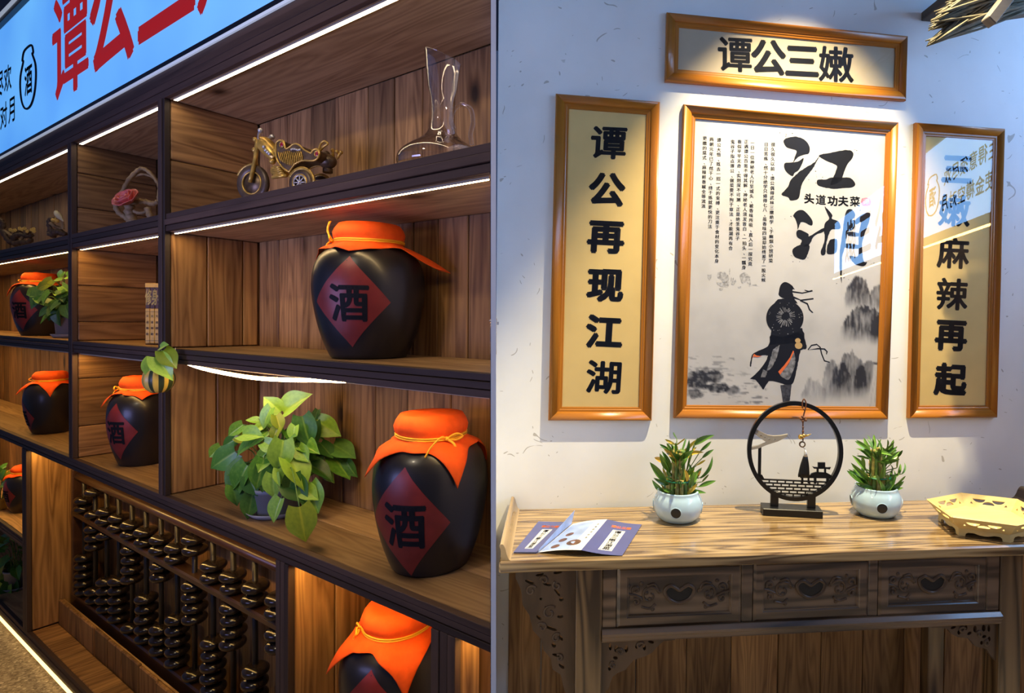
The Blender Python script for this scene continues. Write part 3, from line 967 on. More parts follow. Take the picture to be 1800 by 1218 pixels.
    for i in range(NT):
        mb.bm.faces.new((top, vr[0][i], vr[0][(i + 1) % NT]))
    for a, b in zip(vr, vr[1:]):
        for i in range(NT):
            mb.bm.faces.new((a[i], b[i], b[(i + 1) % NT], a[(i + 1) % NT]))
    mb.smooth()
    co = mb.build('cloth_cover', 'cloth', t)
    so = co.modifiers.new('thick', 'SOLIDIFY'); so.thickness = 0.0014; so.offset = 1
    # ribbon and bow
    mb = MB()
    rr = rn + 0.0075
    for dz in (0.0, 0.005):
        mb.tube([(rr * math.cos(2 * PI * i / 48), rr * math.sin(2 * PI * i / 48), zn - 0.002 + dz + 0.002 * math.sin(4 * PI * i / 48)) for i in range(48)], 0.0024, 6, closed=True)
    ab = rad({'front': -90, 'left': -150, 'right': -20, 'frontleft': -125}[bow]) + R.uniform(-.1, .1)
    kx, ky = math.cos(ab), math.sin(ab); tx, ty = -ky, kx
    def bp(a, o, dz): return ((rr + o) * kx + tx * a, (rr + o) * ky + ty * a, zn + dz)
    mb.ball(bp(0, 0.004, 0), 0.006, 10, 6)
    mb.tube(smooth_path([bp(0, 0.004, 0), bp(0.02, 0.012, 0.012), bp(0.038, 0.012, 0.004), bp(0.022, 0.01, -0.004), bp(0, 0.005, 0)], 6), 0.0024, 6, flat=1.0)
    mb.tube(smooth_path([bp(0, 0.004, 0), bp(-0.014, 0.016, 0.028), bp(-0.010, 0.012, 0.05), bp(-0.016, 0.008, 0.056)], 6) if seed == 1 else smooth_path([bp(0, 0.004, 0), bp(-0.02, 0.014, 0.006), bp(-0.045, 0.016, -0.014), bp(-0.06, 0.018, -0.035)], 6), 0.0030, 6, flat=0.5)
    mb.tube(smooth_path([bp(0, 0.006, 0), bp(0.012, 0.018, -0.012), bp(0.018, 0.022, -0.034)], 6), 0.0034, 6, flat=0.5)
    mb.build('ribbon', 'ribbon', t)
    return t


def cam_az(u, w):
    return math.degrees(math.atan2(camS.y - w, camS.x - u))


def facing(u, w, rot):
    o = SL.loc(u, w, 0)
    return Plane((o.x, o.y), math.degrees(SL.a) + rot)


def at_u(px, py, w):
    return SL.hit(px, py, w)[0]


uA, wA = at_u(650, 540, 0.150), 0.150
wine_jar('black wine jar standing alone on the middle shelf, orange cloth corner hanging off its shoulder', uA, wA, Z2, cam_az(uA, wA) - 21, cloth=dict(size=0.20, corners=(1.35, 0.4, 0.4, -0.45), lift=(0.95, 0, 0.3, 0), fold=0.013), seed=1, bow='frontleft', spin=rad(-12))
uB, wB = at_u(758, 880, 0.142), 0.142
wine_jar('large black wine jar beside the big pothos, orange cloth tied with a yellow cord bow', uB, wB, ZB, cam_az(uB, wB) - 27, rs=0.955, hs=1.04, cloth=dict(size=0.20, corners=(1.05, 0.8, 0.6, 0.9), lift=(0, 0.2, 0, 0.35), fold=0.013), seed=5, bow='right', spin=rad(-62), paper_z=0.135, paper_s=1.1)
wC = 0.152; uC = at_u(700, 1180, wC)
zc = 0.1
hC = 1.0
ztopC = SL.hit(690, 1046, wC)[1]
zcj = ztopC - 0.384
MB().box(-0.7415, -0.1685, 0.0125, 0.2985, 0.1005, zcj - 0.0015, 0.002).build('bay_floor', 'board_x', shelving)
wine_jar('black wine jar in the bottom right bay below the long shelf, wide orange cloth', uC, wC, zcj - 0.001, cam_az(uC, wC) - 28, cloth=dict(size=0.205, corners=(1.1, 0.5, 0.6, 0.8), lift=(0, 0, 0.0, 0.35), fold=0.014), seed=9, bow='frontleft', spin=rad(-76))
uD, wD = at_u(72, 530, 0.13), 0.13
wine_jar('black wine jar half hidden by a pothos on the middle shelf at the far left', uD, wD, Z2, cam_az(uD, wD) - 48, rs=0.80, hs=0.93, cloth=dict(size=0.185, corners=(0.3, 0.6, 0.8, 1.5), lift=(0, 0, 0, 0.15)), seed=12, bow='left', spin=rad(-55))
uE, wE = at_u(90, 700, 0.125), 0.125
wine_jar('small black wine jar on the lower left shelf, its cloth hanging in a point', uE, wE, ZB, cam_az(uE, wE) - 80, rs=0.74, hs=0.88, cloth=dict(size=0.195, corners=(1.0, 0.6, 0.8, 1.1), lift=(0, 0, 0, 0.4)), seed=14, bow='left', spin=rad(-60), paper_z=0.10)
uF, wF = at_u(252, 750, 0.14), 0.14
wine_jar('black wine jar in the lower square cubby below the striped hanging planter', uF, wF, ZB, cam_az(uF, wF) - 50, rs=0.82, hs=1.0, cloth=dict(size=0.185, corners=(0.0, 0.6, 0.8, 1.2), lift=(0, 0, 0, 0.3)), seed=17, bow='frontleft', spin=rad(-65))
wG = 0.13; uG = at_u(46, 880, wG)
wine_jar('small dark jar on the half height shelf at the lower left behind leaves', uG, wG, lz, cam_az(uG, wG) - 70, rs=0.62, hs=0.72, cloth=dict(size=0.18, corners=(1, 0.6, 1.0, 0.6), lift=(0.2, 0, 0.3, 0)), seed=19, bow='left', spin=rad(-50), paper=True)


# ------------------------------------------------------------------ pothos
def leaf_mesh(name, mat, cup=0.10, droop=0.16, heart=True, wd=0.62, nx=6, ny=10):
    """a leaf of unit length along +Y from its stalk, heart shaped, folded along the midrib, tip drooping"""
    mb = MB(); g = {}
    uvs = {}
    for j in range(ny + 1):
        t = j / ny
        if heart:
            hw = wd * 0.5 * (math.sin(PI * min(1, t * 0.80 + 0.20)) ** 0.85) * (1.0 if t < 0.55 else 1 - 0.42 * ((t - 0.55) / 0.45) ** 1.5)
            back = -0.13 * (1 - t) ** 3
        else:
            hw = wd * 0.5 * math.sin(PI * min(1, t * 0.93 + 0.05)) ** 0.8; back = 0
        hw = max(hw, 0.004)
        if j == ny: hw = 0.003
        for i in range(-nx, nx + 1):
            a = i / nx
            x = a * hw
            y = t + (back * abs(a) ** 1.5 if heart else 0)
            z = cup * abs(a) * hw * 2.2 - droop * t * t + 0.012 * math.sin(7 * t + 2 * a) * abs(a)
            g[i, j] = mb.bm.verts.new((x, y, z)); uvs[g[i, j]] = (0.5 + 0.5 * a, t)
    for j in range(ny):
        for i in range(-nx, nx):
            f = mb.bm.faces.new((g[i, j], g[i + 1, j], g[i + 1, j + 1], g[i, j + 1])); f.smooth = True
    ul = mb.bm.loops.layers.uv.new('UVMap')
    for f in mb.bm.faces:
        for l in f.loops: l[ul].uv = uvs[l.vert]
    return mb.mesh(name, mat, recalc=False)


LEAFS = {k: [leaf_mesh('leaf', k, c, d) for c, d in ((0.16, 0.20), (0.25, 0.32), (0.08, 0.12), (0.3, 0.05))] for k in ('leaf', 'leaf_dk', 'leaf_y')}


def place_leaf(parent, base, tip, ln=None, roll=0.0, mat='leaf', R=rnd, face=None, k=None, widen=1.0):
    """leaf from base to tip (parent-local); its blade is turned to look along 'face'"""
    b, t = Vector(base), Vector(tip)
    y = (t - b); L = y.length; y.normalize()
    fz = Vector(face if face else (0.6, -0.6, 0.6)).normalized()
    x = y.cross(fz)
    if x.length < 1e-3: x = Vector((1, 0, 0))
    x.normalize(); z = x.cross(y)
    me = LEAFS[mat][k if k is not None else R.randrange(4)]
    o = link('leaf', me, parent)
    m = Matrix((x * widen, y, z)).transposed().to_4x4()
    m = Matrix.Translation(b) @ m @ Matrix.Rotation(roll, 4, 'Y') @ Matrix.Scale(L, 4)
    o.matrix_local = m
    return o


def pot_mesh(r0, r1, h, mat, parent, name='pot', soil=True):
    o = MB().lathe([(1e-4, 0), (r0, 0), (r1, h - 0.012), (r1 + 0.004, h - 0.012), (r1 + 0.004, h), (r1 - 0.003, h), (r1 - 0.006, h - 0.015), (1e-4, h - 0.016)], 40, closed=True).build(name, mat, parent)
    if soil:
        MB().lathe([(1e-4, h - 0.0155), (r1 - 0.007, h - 0.0145)], 24, closed=True).build('soil', 'soil', parent)
    return o


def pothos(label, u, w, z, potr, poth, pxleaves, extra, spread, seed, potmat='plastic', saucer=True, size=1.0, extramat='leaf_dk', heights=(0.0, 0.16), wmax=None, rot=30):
    R = random.Random(seed)
    FP = facing(u, w, rot)
    t = thing('pothos_plant', label, 'plant', FP, (0, 0, z + 0.0005))
    b = 0
    if saucer:
        MB().lathe([(1e-4, 0), (potr * 1.05, 0), (potr * 1.3, 0.018), (potr * 1.27, 0.018), (potr * 1.02, 0.003), (1e-4, 0.003)], 40, closed=True).build('saucer', potmat, t); b = 0.0035
    o = MB().lathe([(1e-4, b), (potr * 0.86, b), (potr, b + poth - 0.012), (potr * 1.05, b + poth - 0.012), (potr * 1.05, b + poth), (potr * 0.97, b + poth), (potr * 0.94, b + poth - 0.012), (1e-4, b + poth - 0.013)], 40, closed=True).build('pot', potmat, t)
    MB().lathe([(1e-4, b + poth - 0.0125), (potr * 0.93, b + poth - 0.0115)], 24, closed=True).build('soil', 'soil', t)
    org = Vector((0, 0, z))
    root = Vector((0, 0, b + poth - 0.01))
    def stem(p):
        p = Vector(p)
        r0 = root + Vector((R.uniform(-.4, .4) * potr, R.uniform(-.4, .4) * potr, 0))
        mid = (r0 + p) * 0.5 + Vector((0, 0, 0.035 + 0.15 * (p - r0).length))
        MB().tube(smooth_path([r0, mid, p], 4), 0.0018, 5).build('stem', 'leaf_stem', t)
    for (b0, t0, dw, mat) in pxleaves:
        B = FP.P(b0[0], b0[1], dw) - org
        T = FP.P(t0[0], t0[1], dw - 0.012) - org
        s_, c_ = math.sin(rad(rot)), math.cos(rad(rot))
        for p_ in (B, T):
            ww = w + p_.x * s_ + p_.y * c_
            if wmax is not None and ww > wmax: p_ -= Vector((s_, c_, 0)) * (ww - wmax)
        fc = (0.25 + R.uniform(-.3, .3), -0.75, 0.45 + R.uniform(-.25, .35))
        place_leaf(t, B, T, mat=mat, R=R, face=fc, roll=R.uniform(-.35, .35), widen=R.uniform(1.12, 1.35))
        stem(B)
    for k in range(extra):
        a = R.uniform(0, 2 * PI); rr = spread * (0.25 + 0.75 * R.random())
        h = R.uniform(*heights)
        B = Vector((math.cos(a) * rr * 0.55, math.sin(a) * rr * 0.4, poth + h))
        dirv = Vector((math.cos(a), math.sin(a) * 0.6, R.uniform(-0.7, 0.5))).normalized()
        L = size * R.uniform(0.065, 0.10)
        T = B + dirv * L
        s_, c_ = math.sin(rad(rot)), math.cos(rad(rot))
        for p_ in (B, T):
            ww = w + p_.x * s_ + p_.y * c_
            if wmax is not None and ww > wmax: p_ -= Vector((s_, c_, 0)) * (ww - wmax)
        fz = Vector((math.cos(a) * 0.5 + 0.3, math.sin(a) * 0.5 - 0.4, 0.8))
        place_leaf(t, B, T, mat=extramat if R.random() < 0.6 else 'leaf', R=R, face=fz, roll=R.uniform(-.4, .4))
        stem(B)
    return t


MT['leaf_stem'] = plain('pothos stalk', (0.10, 0.22, 0.04), 0.5)
Zq = lambda x, y: (280 + x / 3.046, 640 + y / 3.046)
raw = [
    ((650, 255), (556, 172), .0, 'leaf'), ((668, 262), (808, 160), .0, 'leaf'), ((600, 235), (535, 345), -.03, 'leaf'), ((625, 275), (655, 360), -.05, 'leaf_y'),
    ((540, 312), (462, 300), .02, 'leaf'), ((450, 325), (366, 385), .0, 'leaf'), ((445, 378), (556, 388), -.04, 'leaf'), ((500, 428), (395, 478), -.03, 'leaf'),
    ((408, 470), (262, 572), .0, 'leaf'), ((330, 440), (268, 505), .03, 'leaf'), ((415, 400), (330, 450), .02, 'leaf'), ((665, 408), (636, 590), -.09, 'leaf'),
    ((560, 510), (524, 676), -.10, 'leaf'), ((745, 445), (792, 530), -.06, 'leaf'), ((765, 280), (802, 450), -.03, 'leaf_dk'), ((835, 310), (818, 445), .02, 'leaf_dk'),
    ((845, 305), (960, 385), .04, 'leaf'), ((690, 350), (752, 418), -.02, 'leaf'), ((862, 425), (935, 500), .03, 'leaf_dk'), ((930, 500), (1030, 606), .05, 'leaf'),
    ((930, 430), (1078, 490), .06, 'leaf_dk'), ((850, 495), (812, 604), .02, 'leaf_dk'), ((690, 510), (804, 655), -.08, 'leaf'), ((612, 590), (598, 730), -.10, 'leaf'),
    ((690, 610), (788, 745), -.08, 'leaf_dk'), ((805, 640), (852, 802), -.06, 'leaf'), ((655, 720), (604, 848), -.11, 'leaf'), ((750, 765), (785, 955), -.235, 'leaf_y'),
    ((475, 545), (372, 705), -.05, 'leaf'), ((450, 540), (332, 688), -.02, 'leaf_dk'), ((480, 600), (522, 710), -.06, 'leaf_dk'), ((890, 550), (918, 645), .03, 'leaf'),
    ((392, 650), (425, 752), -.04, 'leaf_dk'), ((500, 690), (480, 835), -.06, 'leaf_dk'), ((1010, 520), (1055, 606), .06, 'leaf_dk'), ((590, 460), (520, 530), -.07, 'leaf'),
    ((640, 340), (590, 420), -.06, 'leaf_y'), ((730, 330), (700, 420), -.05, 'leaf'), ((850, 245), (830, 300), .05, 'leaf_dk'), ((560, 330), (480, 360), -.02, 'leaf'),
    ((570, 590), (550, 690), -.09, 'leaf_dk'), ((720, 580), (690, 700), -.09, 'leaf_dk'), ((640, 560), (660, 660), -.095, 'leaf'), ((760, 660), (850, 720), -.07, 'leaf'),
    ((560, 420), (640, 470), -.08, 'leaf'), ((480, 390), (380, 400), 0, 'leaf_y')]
wP = 0.125; uP = at_u(490, 890, wP)
pothos('big bushy pothos in a grey saucer on the long shelf beside the large jar', uP, wP, ZB, 0.072, 0.085,
       [(Zq(*a), Zq(*b), d, m) for a, b, d, m in raw], 26, 0.20, 3, heights=(0.02, 0.19), wmax=0.27)
Zl = lambda x, y: (x / 3.58, 380 + y / 3.58)
raw2 = [((280, 470), (155, 580), -.02, 'leaf'), ((250, 470), (160, 500), .0, 'leaf'), ((330, 400), (250, 445), -.02, 'leaf_y'), ((390, 400), (330, 400), -.02, 'leaf'), ((400, 350), (360, 400), 0, 'leaf'),
        ((320, 480), (265, 560), -.05, 'leaf'), ((380, 545), (290, 600), -.06, 'leaf'), ((300, 580), (235, 630), -.04, 'leaf_dk'), ((390, 440), (440, 490), -.04, 'leaf'), ((380, 470), (400, 540), -.06, 'leaf_dk'),
        ((330, 600), (300, 660), -.05, 'leaf_dk'), ((360, 600), (350, 690), -.06, 'leaf_dk'), ((410, 560), (430, 650), -.05, 'leaf_dk'), ((420, 380), (470, 370), .0, 'leaf'), ((300, 430), (220, 460), -.03, 'leaf_y'),
        ((440, 500), (500, 560), -.03, 'leaf'), ((280, 520), (200, 560), -.02, 'leaf')]
wQ = 0.11; uQ = at_u(119, 580, wQ)
pothos('pothos in a small grey pot at the post, in front of the far left jar', uQ, wQ, Z2, 0.05, 0.10, [(Zl(*a), Zl(*b), d, m) for a, b, d, m in raw2], 10, 0.13, 8, heights=(0.02, 0.14), wmax=0.26)
wR = 0.10; uR = at_u(30, 1065, wR)
Zm = lambda x, y: (x / 3.477, 770 + y / 3.477)
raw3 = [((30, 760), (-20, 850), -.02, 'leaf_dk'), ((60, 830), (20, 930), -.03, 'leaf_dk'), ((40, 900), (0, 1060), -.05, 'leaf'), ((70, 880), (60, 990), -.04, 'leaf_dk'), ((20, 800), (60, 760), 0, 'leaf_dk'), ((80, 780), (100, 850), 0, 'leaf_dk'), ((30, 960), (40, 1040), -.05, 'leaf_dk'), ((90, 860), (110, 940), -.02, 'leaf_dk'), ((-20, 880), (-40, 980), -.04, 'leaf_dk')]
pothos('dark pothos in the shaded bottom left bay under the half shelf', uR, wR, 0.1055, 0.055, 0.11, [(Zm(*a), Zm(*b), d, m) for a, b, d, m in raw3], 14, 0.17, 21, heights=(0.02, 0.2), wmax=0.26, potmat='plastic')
# pothos cutting whose leaves hang in front of the small jar at lower left
wS = 0.05; uS = at_u(0, 905, wS)
raw4 = [((60, 215), (0, 290), .0, 'leaf_y'), ((90, 215), (62, 352), -.04, 'leaf_y'), ((40, 170), (-30, 200), .02, 'leaf'), ((20, 190), (-40, 270), -.02, 'leaf')]
pothos('pothos with two bright hanging leaves on the half height shelf at the lower left edge', uS, wS, lz, 0.035, 0.07, [(Zm(*a), Zm(*b), d, m) for a, b, d, m in raw4], 4, 0.10, 31, heights=(0.05, 0.15), wmax=0.2, potmat='gourd_y', saucer=False)

# striped planter hung on the front of the post
_h = SL.P(279, 665.3, -0.055); FH = facing(_h.x, _h.y, 40)
zH = lambda x, y, w: FH.P(235 + x / 5.8, 480 + y / 5.8, w)
hp = zH(255, 1075, 0)
pl = thing('hanging_planter', 'small green and yellow striped hanging planter with pothos leaves on the post', 'planter', FH, hp)
mb = MB(); seg = 36
prof = smooth_prof([(0.004, -0.046), (0.022, -0.044), (0.038, -0.026), (0.043, 0.0), (0.036, 0.026), (0.024, 0.036), (0.020, 0.034)], 3)
rings = [[mb.bm.verts.new((r * (1 + 0.05 * math.cos(9 * 2 * PI * i / seg)) * math.cos(2 * PI * i / seg), r * (1 + 0.05 * math.cos(9 * 2 * PI * i / seg)) * math.sin(2 * PI * i / seg), z)) for i in range(seg)] for r, z in prof]
for a, b in zip(rings, rings[1:]):
    for i in range(seg):
        f = mb.bm.faces.new((a[i], a[(i + 1) % seg], b[(i + 1) % seg], b[i])); f.smooth = True
        f.material_index = 0 if (i % 4) < 2 else 1
mb.bm.faces.new(rings[0][::-1]); mb.bm.faces.new(rings[-1])
mb.build('bowl', ['gourd_y', 'gourd_g'], pl)
MB().tube([(0, 0.02, 0.02), (0.020, 0.030, 0.03), (0.030, 0.0355, 0.05), (0.030, 0.0355, 0.10)], 0.0014, 6).build('wire_hook', 'silver', pl)
for b0, t0, dw, k in (((185, 880), (130, 1062), -.05, 1), ((240, 855), (360, 1055), -.06, 1), ((300, 790), (425, 960), -.05, 2), ((270, 760), (330, 720), -.04, 0)):
    B = zH(*b0, dw * .4) - hp; T = zH(*t0, dw) - hp
    place_leaf(pl, B, T, mat='leaf' if k != 2 else 'leaf_y', face=(0.1, -0.8, 0.5), k=k, widen=1.15)
    MB().tube(smooth_path([(0, 0, 0.03), (B + Vector((0, 0, 0.03))) * 0.6 + Vector((0, 0, .012)), B], 4), 0.0018, 5).build('stem', 'leaf_stem', pl)
# little glass tube clipped to the post
tp = zH(300, 440, -0.02)
gt = thing('glass_tube', 'thin glass tube clipped to the post beside the bamboo slip scroll', 'tube', SL, tp)
MB().lathe([(0.0055, 0), (0.0065, 0), (0.0065, 0.07), (0.0055, 0.07)], 16, c=(0, 0, -0.07)).build('tube', 'decanter', gt)
MB().torus((0, 0, -0.004), 0.0072, 0.0012, 'z', 20, 6).build('collar', 'silver', gt)
MB().box(-0.002, 0.002, 0.005, 0.0135, -0.012, -0.006).build('clip', 'silver', gt)

# ------------------------------------------------------------------ abacus in the base recess
ab = thing('abacus', 'large dark abacus with rows of polished beads in the base of the shelving', 'abacus', SL, (0, 0.185, 0))
x0, x1 = -3.175, -0.825
MB().tube([(x0, 0, 0.862), (x1, 0, 0.862)], 0.021, 12).build('top_rail', 'abacus', ab)
MB().box(x0, x1, -0.028, 0.028, 0.655, 0.683, 0.006).build('middle_beam', 'abacus', ab)
MB().box(x0, x1, -0.03, 0.03, 0.1065, 0.25, 0.006).build('bottom_rail', 'abacus', ab)
for x in (x0 + 0.0, x1 - 0.03):
    MB().box(x - 0.003, x + 0.03, -0.026, 0.026, 0.1065, 0.90, 0.004).build('end_post', 'abacus', ab)
rod = MB().tube([(0, 0, 0.24), (0, 0, 0.862)], 0.0095, 10).mesh('rod', 'rod')
br, bh = 0.0445, 0.0445
bead = MB().lathe(smooth_prof([(0.012, -bh / 2), (0.028, -bh / 2 + 0.003), (0.041, -0.010), (br, 0.0), (0.041, 0.010), (0.028, bh / 2 - 0.003), (0.012, bh / 2)], 3), 26).mesh('bead', 'bead')
colpx = (128, 148, 167, 189, 211.5, 234, 259, 286, 313.7, 343.5, 376, 411, 449.6, 480)
ups = [0, 0, 3, 1, 0, 4, 0, 2, 0, 4, 0, 4, 0, 2]
tops = [0, 0, 1, 0, 0, 0, 0, 0, 0, 2, 0, 0, 0, 0]
xs = [SL.hit(px, 960, 0.185)[0] for px in colpx]
# even spacing fitted through the rods
nC = len(xs); mi = (nC - 1) / 2; mx_ = sum(xs) / nC
sl = sum((i - mi) * (x - mx_) for i, x in enumerate(xs)) / sum((i - mi) ** 2 for i in range(nC))
for i in range(nC + 1):
    x = mx_ + (i - mi) * sl
    if x > x1 - 0.05: break
    link('rod', rod, ab).location = (x, 0, 0)
    u_ = ups[i] if i < nC else 1; t_ = tops[i] if i < nC else 0
    zz = [0.25 + bh * (k + 0.5) for k in range(5 - u_)] + [0.655 - bh * (k + 0.5) for k in range(u_)]
    zz += [0.683 + bh * (k + 0.5) for k in range(2 - t_)] + [0.841 - bh * (k + 0.5) for k in range(t_)]
    for z in zz:
        o = link('bead', bead, ab); o.location = (x + rnd.uniform(-.002, .002), rnd.uniform(-.002, .002), z); o.rotation_euler = (0, 0, rnd.uniform(0, 6))

# ------------------------------------------------------------------ motorcycle ornament
_u = at_u(486, 320, 0.075); FM = facing(_u, 0.075, 20)
Zo = lambda x, y, w: FM.P(400 + x / 8.118, 210 + y / 8.118, w)
wM = 0.0
org = Vector((0, 0, Z1 + 0.0005))
mo = thing('motorcycle_ornament', 'antique gold resin motorcycle ornament with scrolled body and red gems on the top shelf', 'ornament', FM, org)
m_ = lambda x, y, dw=0.0: Zo(x, y, wM + dw) - org
fc = m_(375, 830); R0 = 0.0475; fc.z = R0 + 0.0045
def wheel(c, R, thick, spokes, name):
    w = MB().torus((0, 0, 0), R - 0.006, 0.0105 if R > .04 else 0.009, 'y', 44, 12, flat=thick).build(name, 'tyre', mo)
    w.location = c
    mb = MB()
    mb.torus((0, -0.006, 0), R - 0.001, 0.0022, 'y', 44, 6); mb.torus((0, -0.008, 0), R * 0.70, 0.0026, 'y', 40, 6)
    mb.build('rim', 'gold', w)
    if spokes:
        mb = MB()
        mb.torus((0, -0.008, 0), R * 0.60, 0.0022, 'y', 36, 6)
        for k in range(8):
            a = k * PI / 4
            mb.tube([(0, -0.009, 0), (R * 0.6 * math.cos(a), -0.009, R * 0.6 * math.sin(a))], 0.0022, 6)
        mb.ball((0, -0.009, 0), 0.005, 10, 6)
        mb.build('spoke_disc', 'silver', w)
        MB().lathe([(1e-4, 0), (R * 0.62, 0)], 24).build('hub_back', 'bronze', w).rotation_euler = (PI / 2, 0, 0)
    else:
        o = MB().lathe([(1e-4, 0.004), (R * 0.66, 0.004), (R * 0.70, -0.004), (R * 0.70, -0.006), (1e-4, -0.006)], 36, closed=True).build('hub_disc', 'bronze', w); o.rotation_euler = (PI / 2, 0, 0)
    return w
wheel(fc, R0, 1.5, False, 'front_wheel')
rc_ = m_(1060, 800, -0.03); rR = 0.0335; rc_.z = rR + 0.0045
wheel(rc_, rR, 1.4, True, 'rear_wheel')
rb = rc_ + Vector((0, 0.075, 0)); wheel(rb, rR, 1.4, True, 'rear_wheel')
def arcpts(c, R, a0, a1, n=12, y=0.0):
    return [(c.x + R * math.cos(rad(a0 + (a1 - a0) * i / n)), c.y + y, c.z + R * math.sin(rad(a0 + (a1 - a0) * i / n))) for i in range(n + 1)]
MB().tube(arcpts(fc, R0 + 0.0065, 75, 155), 0.005, 8, flat=2.2).build('front_fender', 'gold', mo)
MB().tube(arcpts(rc_, rR + 0.0065, -5, 160), 0.0042, 8, flat=2.0).build('rear_fender', 'gold', mo)
MB().tube(arcpts(rb, rR + 0.0065, -5, 160), 0.0042, 8, flat=2.0).build('rear_fender', 'gold', mo)
mb = MB()
for dy in (-0.014, 0.014):
    p = smooth_path([fc + Vector((0, dy, 0)), m_(400, 540, dy), m_(430, 300, dy)], 5)
    mb.tube(p, [0.006] * len(p), 8)
mb.ball(m_(400, 290, -0.01), 0.008); mb.ball(m_(395, 440, -0.012), 0.009)
mb.build('fork', 'gold', mo)
mb = MB()
mb.tube(smooth_path([m_(440, 300, -0.01), m_(445, 210, -0.03), m_(470, 165, -0.045)], 5), 0.0035, 8); mb.ball(m_(470, 160, -0.045), 0.0075)
mb.tube(smooth_path([m_(450, 290, 0.01), m_(560, 280, 0.03), m_(640, 250, 0.05)], 5), 0.0045, 8); mb.ball(m_(640, 250, 0.05), 0.008)
mb.build('handlebar', 'silver', mo)
tk = smooth_path([m_(470, 330), m_(540, 370), m_(640, 480), m_(700, 560)], 6)
MB().tube(tk, [0.012 + 0.012 * math.sin(PI * (0.25 + 0.7 * i / (len(tk) - 1))) for i in range(len(tk))], 14, flat=0.85).build('tank', 'gold', mo)
mb = MB()
for (x, y) in ((520, 390), (545, 440), (575, 470), (600, 490)):
    mb.ball(m_(x, y, -0.021), 0.0055, 8, 6)
mb.build('silver_flourish', 'silver', mo)
# scrolled body: a ribbed shell between two raised gold borders
outl = [(690, 380), (700, 330), (740, 300), (800, 310), (815, 360), (830, 420), (880, 400), (930, 360), (980, 350), (1040, 380), (1090, 430), (1140, 460), (1190, 480), (1220, 440), (1270, 425), (1310, 460), (1300, 530), (1250, 580), (1180, 590), (1060, 590), (960, 640), (900, 720), (870, 745), (790, 690), (720, 600), (690, 500)]
po = [m_(x, y, -0.028) for x, y in outl]
pth = smooth_path(po, 3, closed=True)
MB().poly(pth, (0, 0.056, 0)).build('body_shell', 'bronze', mo)
mb = MB(); mb.tube(pth, 0.0028, 8, closed=True); mb.tube([p + Vector((0, 0.056, 0)) for p in pth], 0.0028, 8, closed=True)
mb.build('scroll_border', 'gold', mo)
mb = MB()
for k in range(13):
    x = 740 + k * 27
    mb.tube(smooth_path([m_(x - 20, 460 + 12 * math.sin(k), -0.0290), m_(x, 540, -0.0305), m_(x + 30 - k * 3, min(700, 600 + 60 * math.sin(PI * k / 12)), -0.029)], 4), 0.0016, 6)
mb.build('rib', 'gold', mo)
for (x, y) in ((775, 360), (1275, 490)):
    o = MB().ball((0, 0, 0), 0.0058, 14, 8, sc=(1, 0.5, 1.35)).build('gem', 'gem', mo); o.location = m_(x, y, -0.030)
    MB().torus(m_(x, y, -0.0295), 0.0075, 0.002, 'y', 24, 6).build('gem_setting', 'gold', mo)
mb = MB()
for k in range(6): mb.ball(m_(915 + k * 24, 430 - 8 * math.sin(k * 1.2), -0.030), 0.0036, 8, 6)
mb.build('silver_flourish', 'silver', mo)
mb = MB()
for k in range(5):
    mb.tube([m_(650 + 4 * k, 670 + 32 * k, -0.02), m_(760 + 18 * k, 690 + 24 * k, -0.02)], 0.0036, 8)
mb.ball(m_(640, 600, -0.016), 0.009); mb.tube([m_(640, 830, -0.022), m_(850, 800, -0.022)], 0.0045, 8)
mb.tube([m_(660, 740, 0.0), m_(1040, 740, 0.0)], 0.014, 10)
mb.build('engine', 'gold', mo)
mb = MB(); mb.tube(smooth_path([m_(1300, 440, -0.01), m_(1330, 350, -0.01), m_(1380, 312, -0.01), m_(1430, 345, -0.01), m_(1370, 390, -0.01), m_(1320, 450, -0.01)], 6), 0.0032, 8)
mb.build('back_rest', 'gold', mo)
mb = MB(); mb.ball(m_(1430, 600, 0.02), 0.024, 18, 10, sc=(1.15, 0.9, 0.9)); mb.ball(m_(1410, 500, 0.02), 0.011)
mb.tube([m_(1430, 700, 0.02), m_(1430, 760, 0.02)], 0.014, 10)
mb.build('tail_box', 'bronze', mo)
mb = MB()
for (x, y) in ((1500, 440), (1560, 460), (1620, 470)): mb.ball(m_(x, y, 0.015), 0.0058, 10, 6)
mb.tube([m_(1500, 445, 0.015), m_(1510, 540, 0.02)], 0.004, 8); mb.tube([m_(1610, 480, 0.015), m_(1560, 560, 0.02)], 0.004, 8)
mb.build('tail_lamp', 'gold', mo)

# ------------------------------------------------------------------ glass decanter
_u = at_u(777, 240, 0.125); FD = facing(_u, 0.125, 22)
Zd = lambda x, y, w=0.0: FD.P(680 + x / 5.074, 60 + y / 5.074, w)
dc = Vector((0, 0, 0)); dc.z = Z1 + 0.0006
de = thing('glass_decanter', 'clear glass decanter with a slanted mouth and looped handle on the top shelf', 'decanter', FD, dc)
zt_ = Zd(540, 205).z - dc.z
prof = [(0.001, 0.0), (0.075, 0.0), (0.100, 0.008), (0.106, 0.028), (0.098, 0.047), (0.075, 0.066), (0.052, 0.082), (0.036, 0.100), (0.027, 0.125), (0.0255, 0.155), (0.028, 0.185), (0.035, 0.215), (0.043, zt_)]
sp_ = smooth_prof(prof, 4)
mb = MB(); mb.lathe([(r, z) for r, z in sp_], 56, closed=True)
mb.lathe([(max(1e-4, r - 0.0016), z + (0.0016 if z < 0.01 else 0)) for r, z in sp_[::-1]], 56, closed=True)
mb.tube([(0.0435 * math.cos(2 * PI * i / 48), 0.0435 * math.sin(2 * PI * i / 48), zt_) for i in range(48)], 0.0012, 6, closed=True)
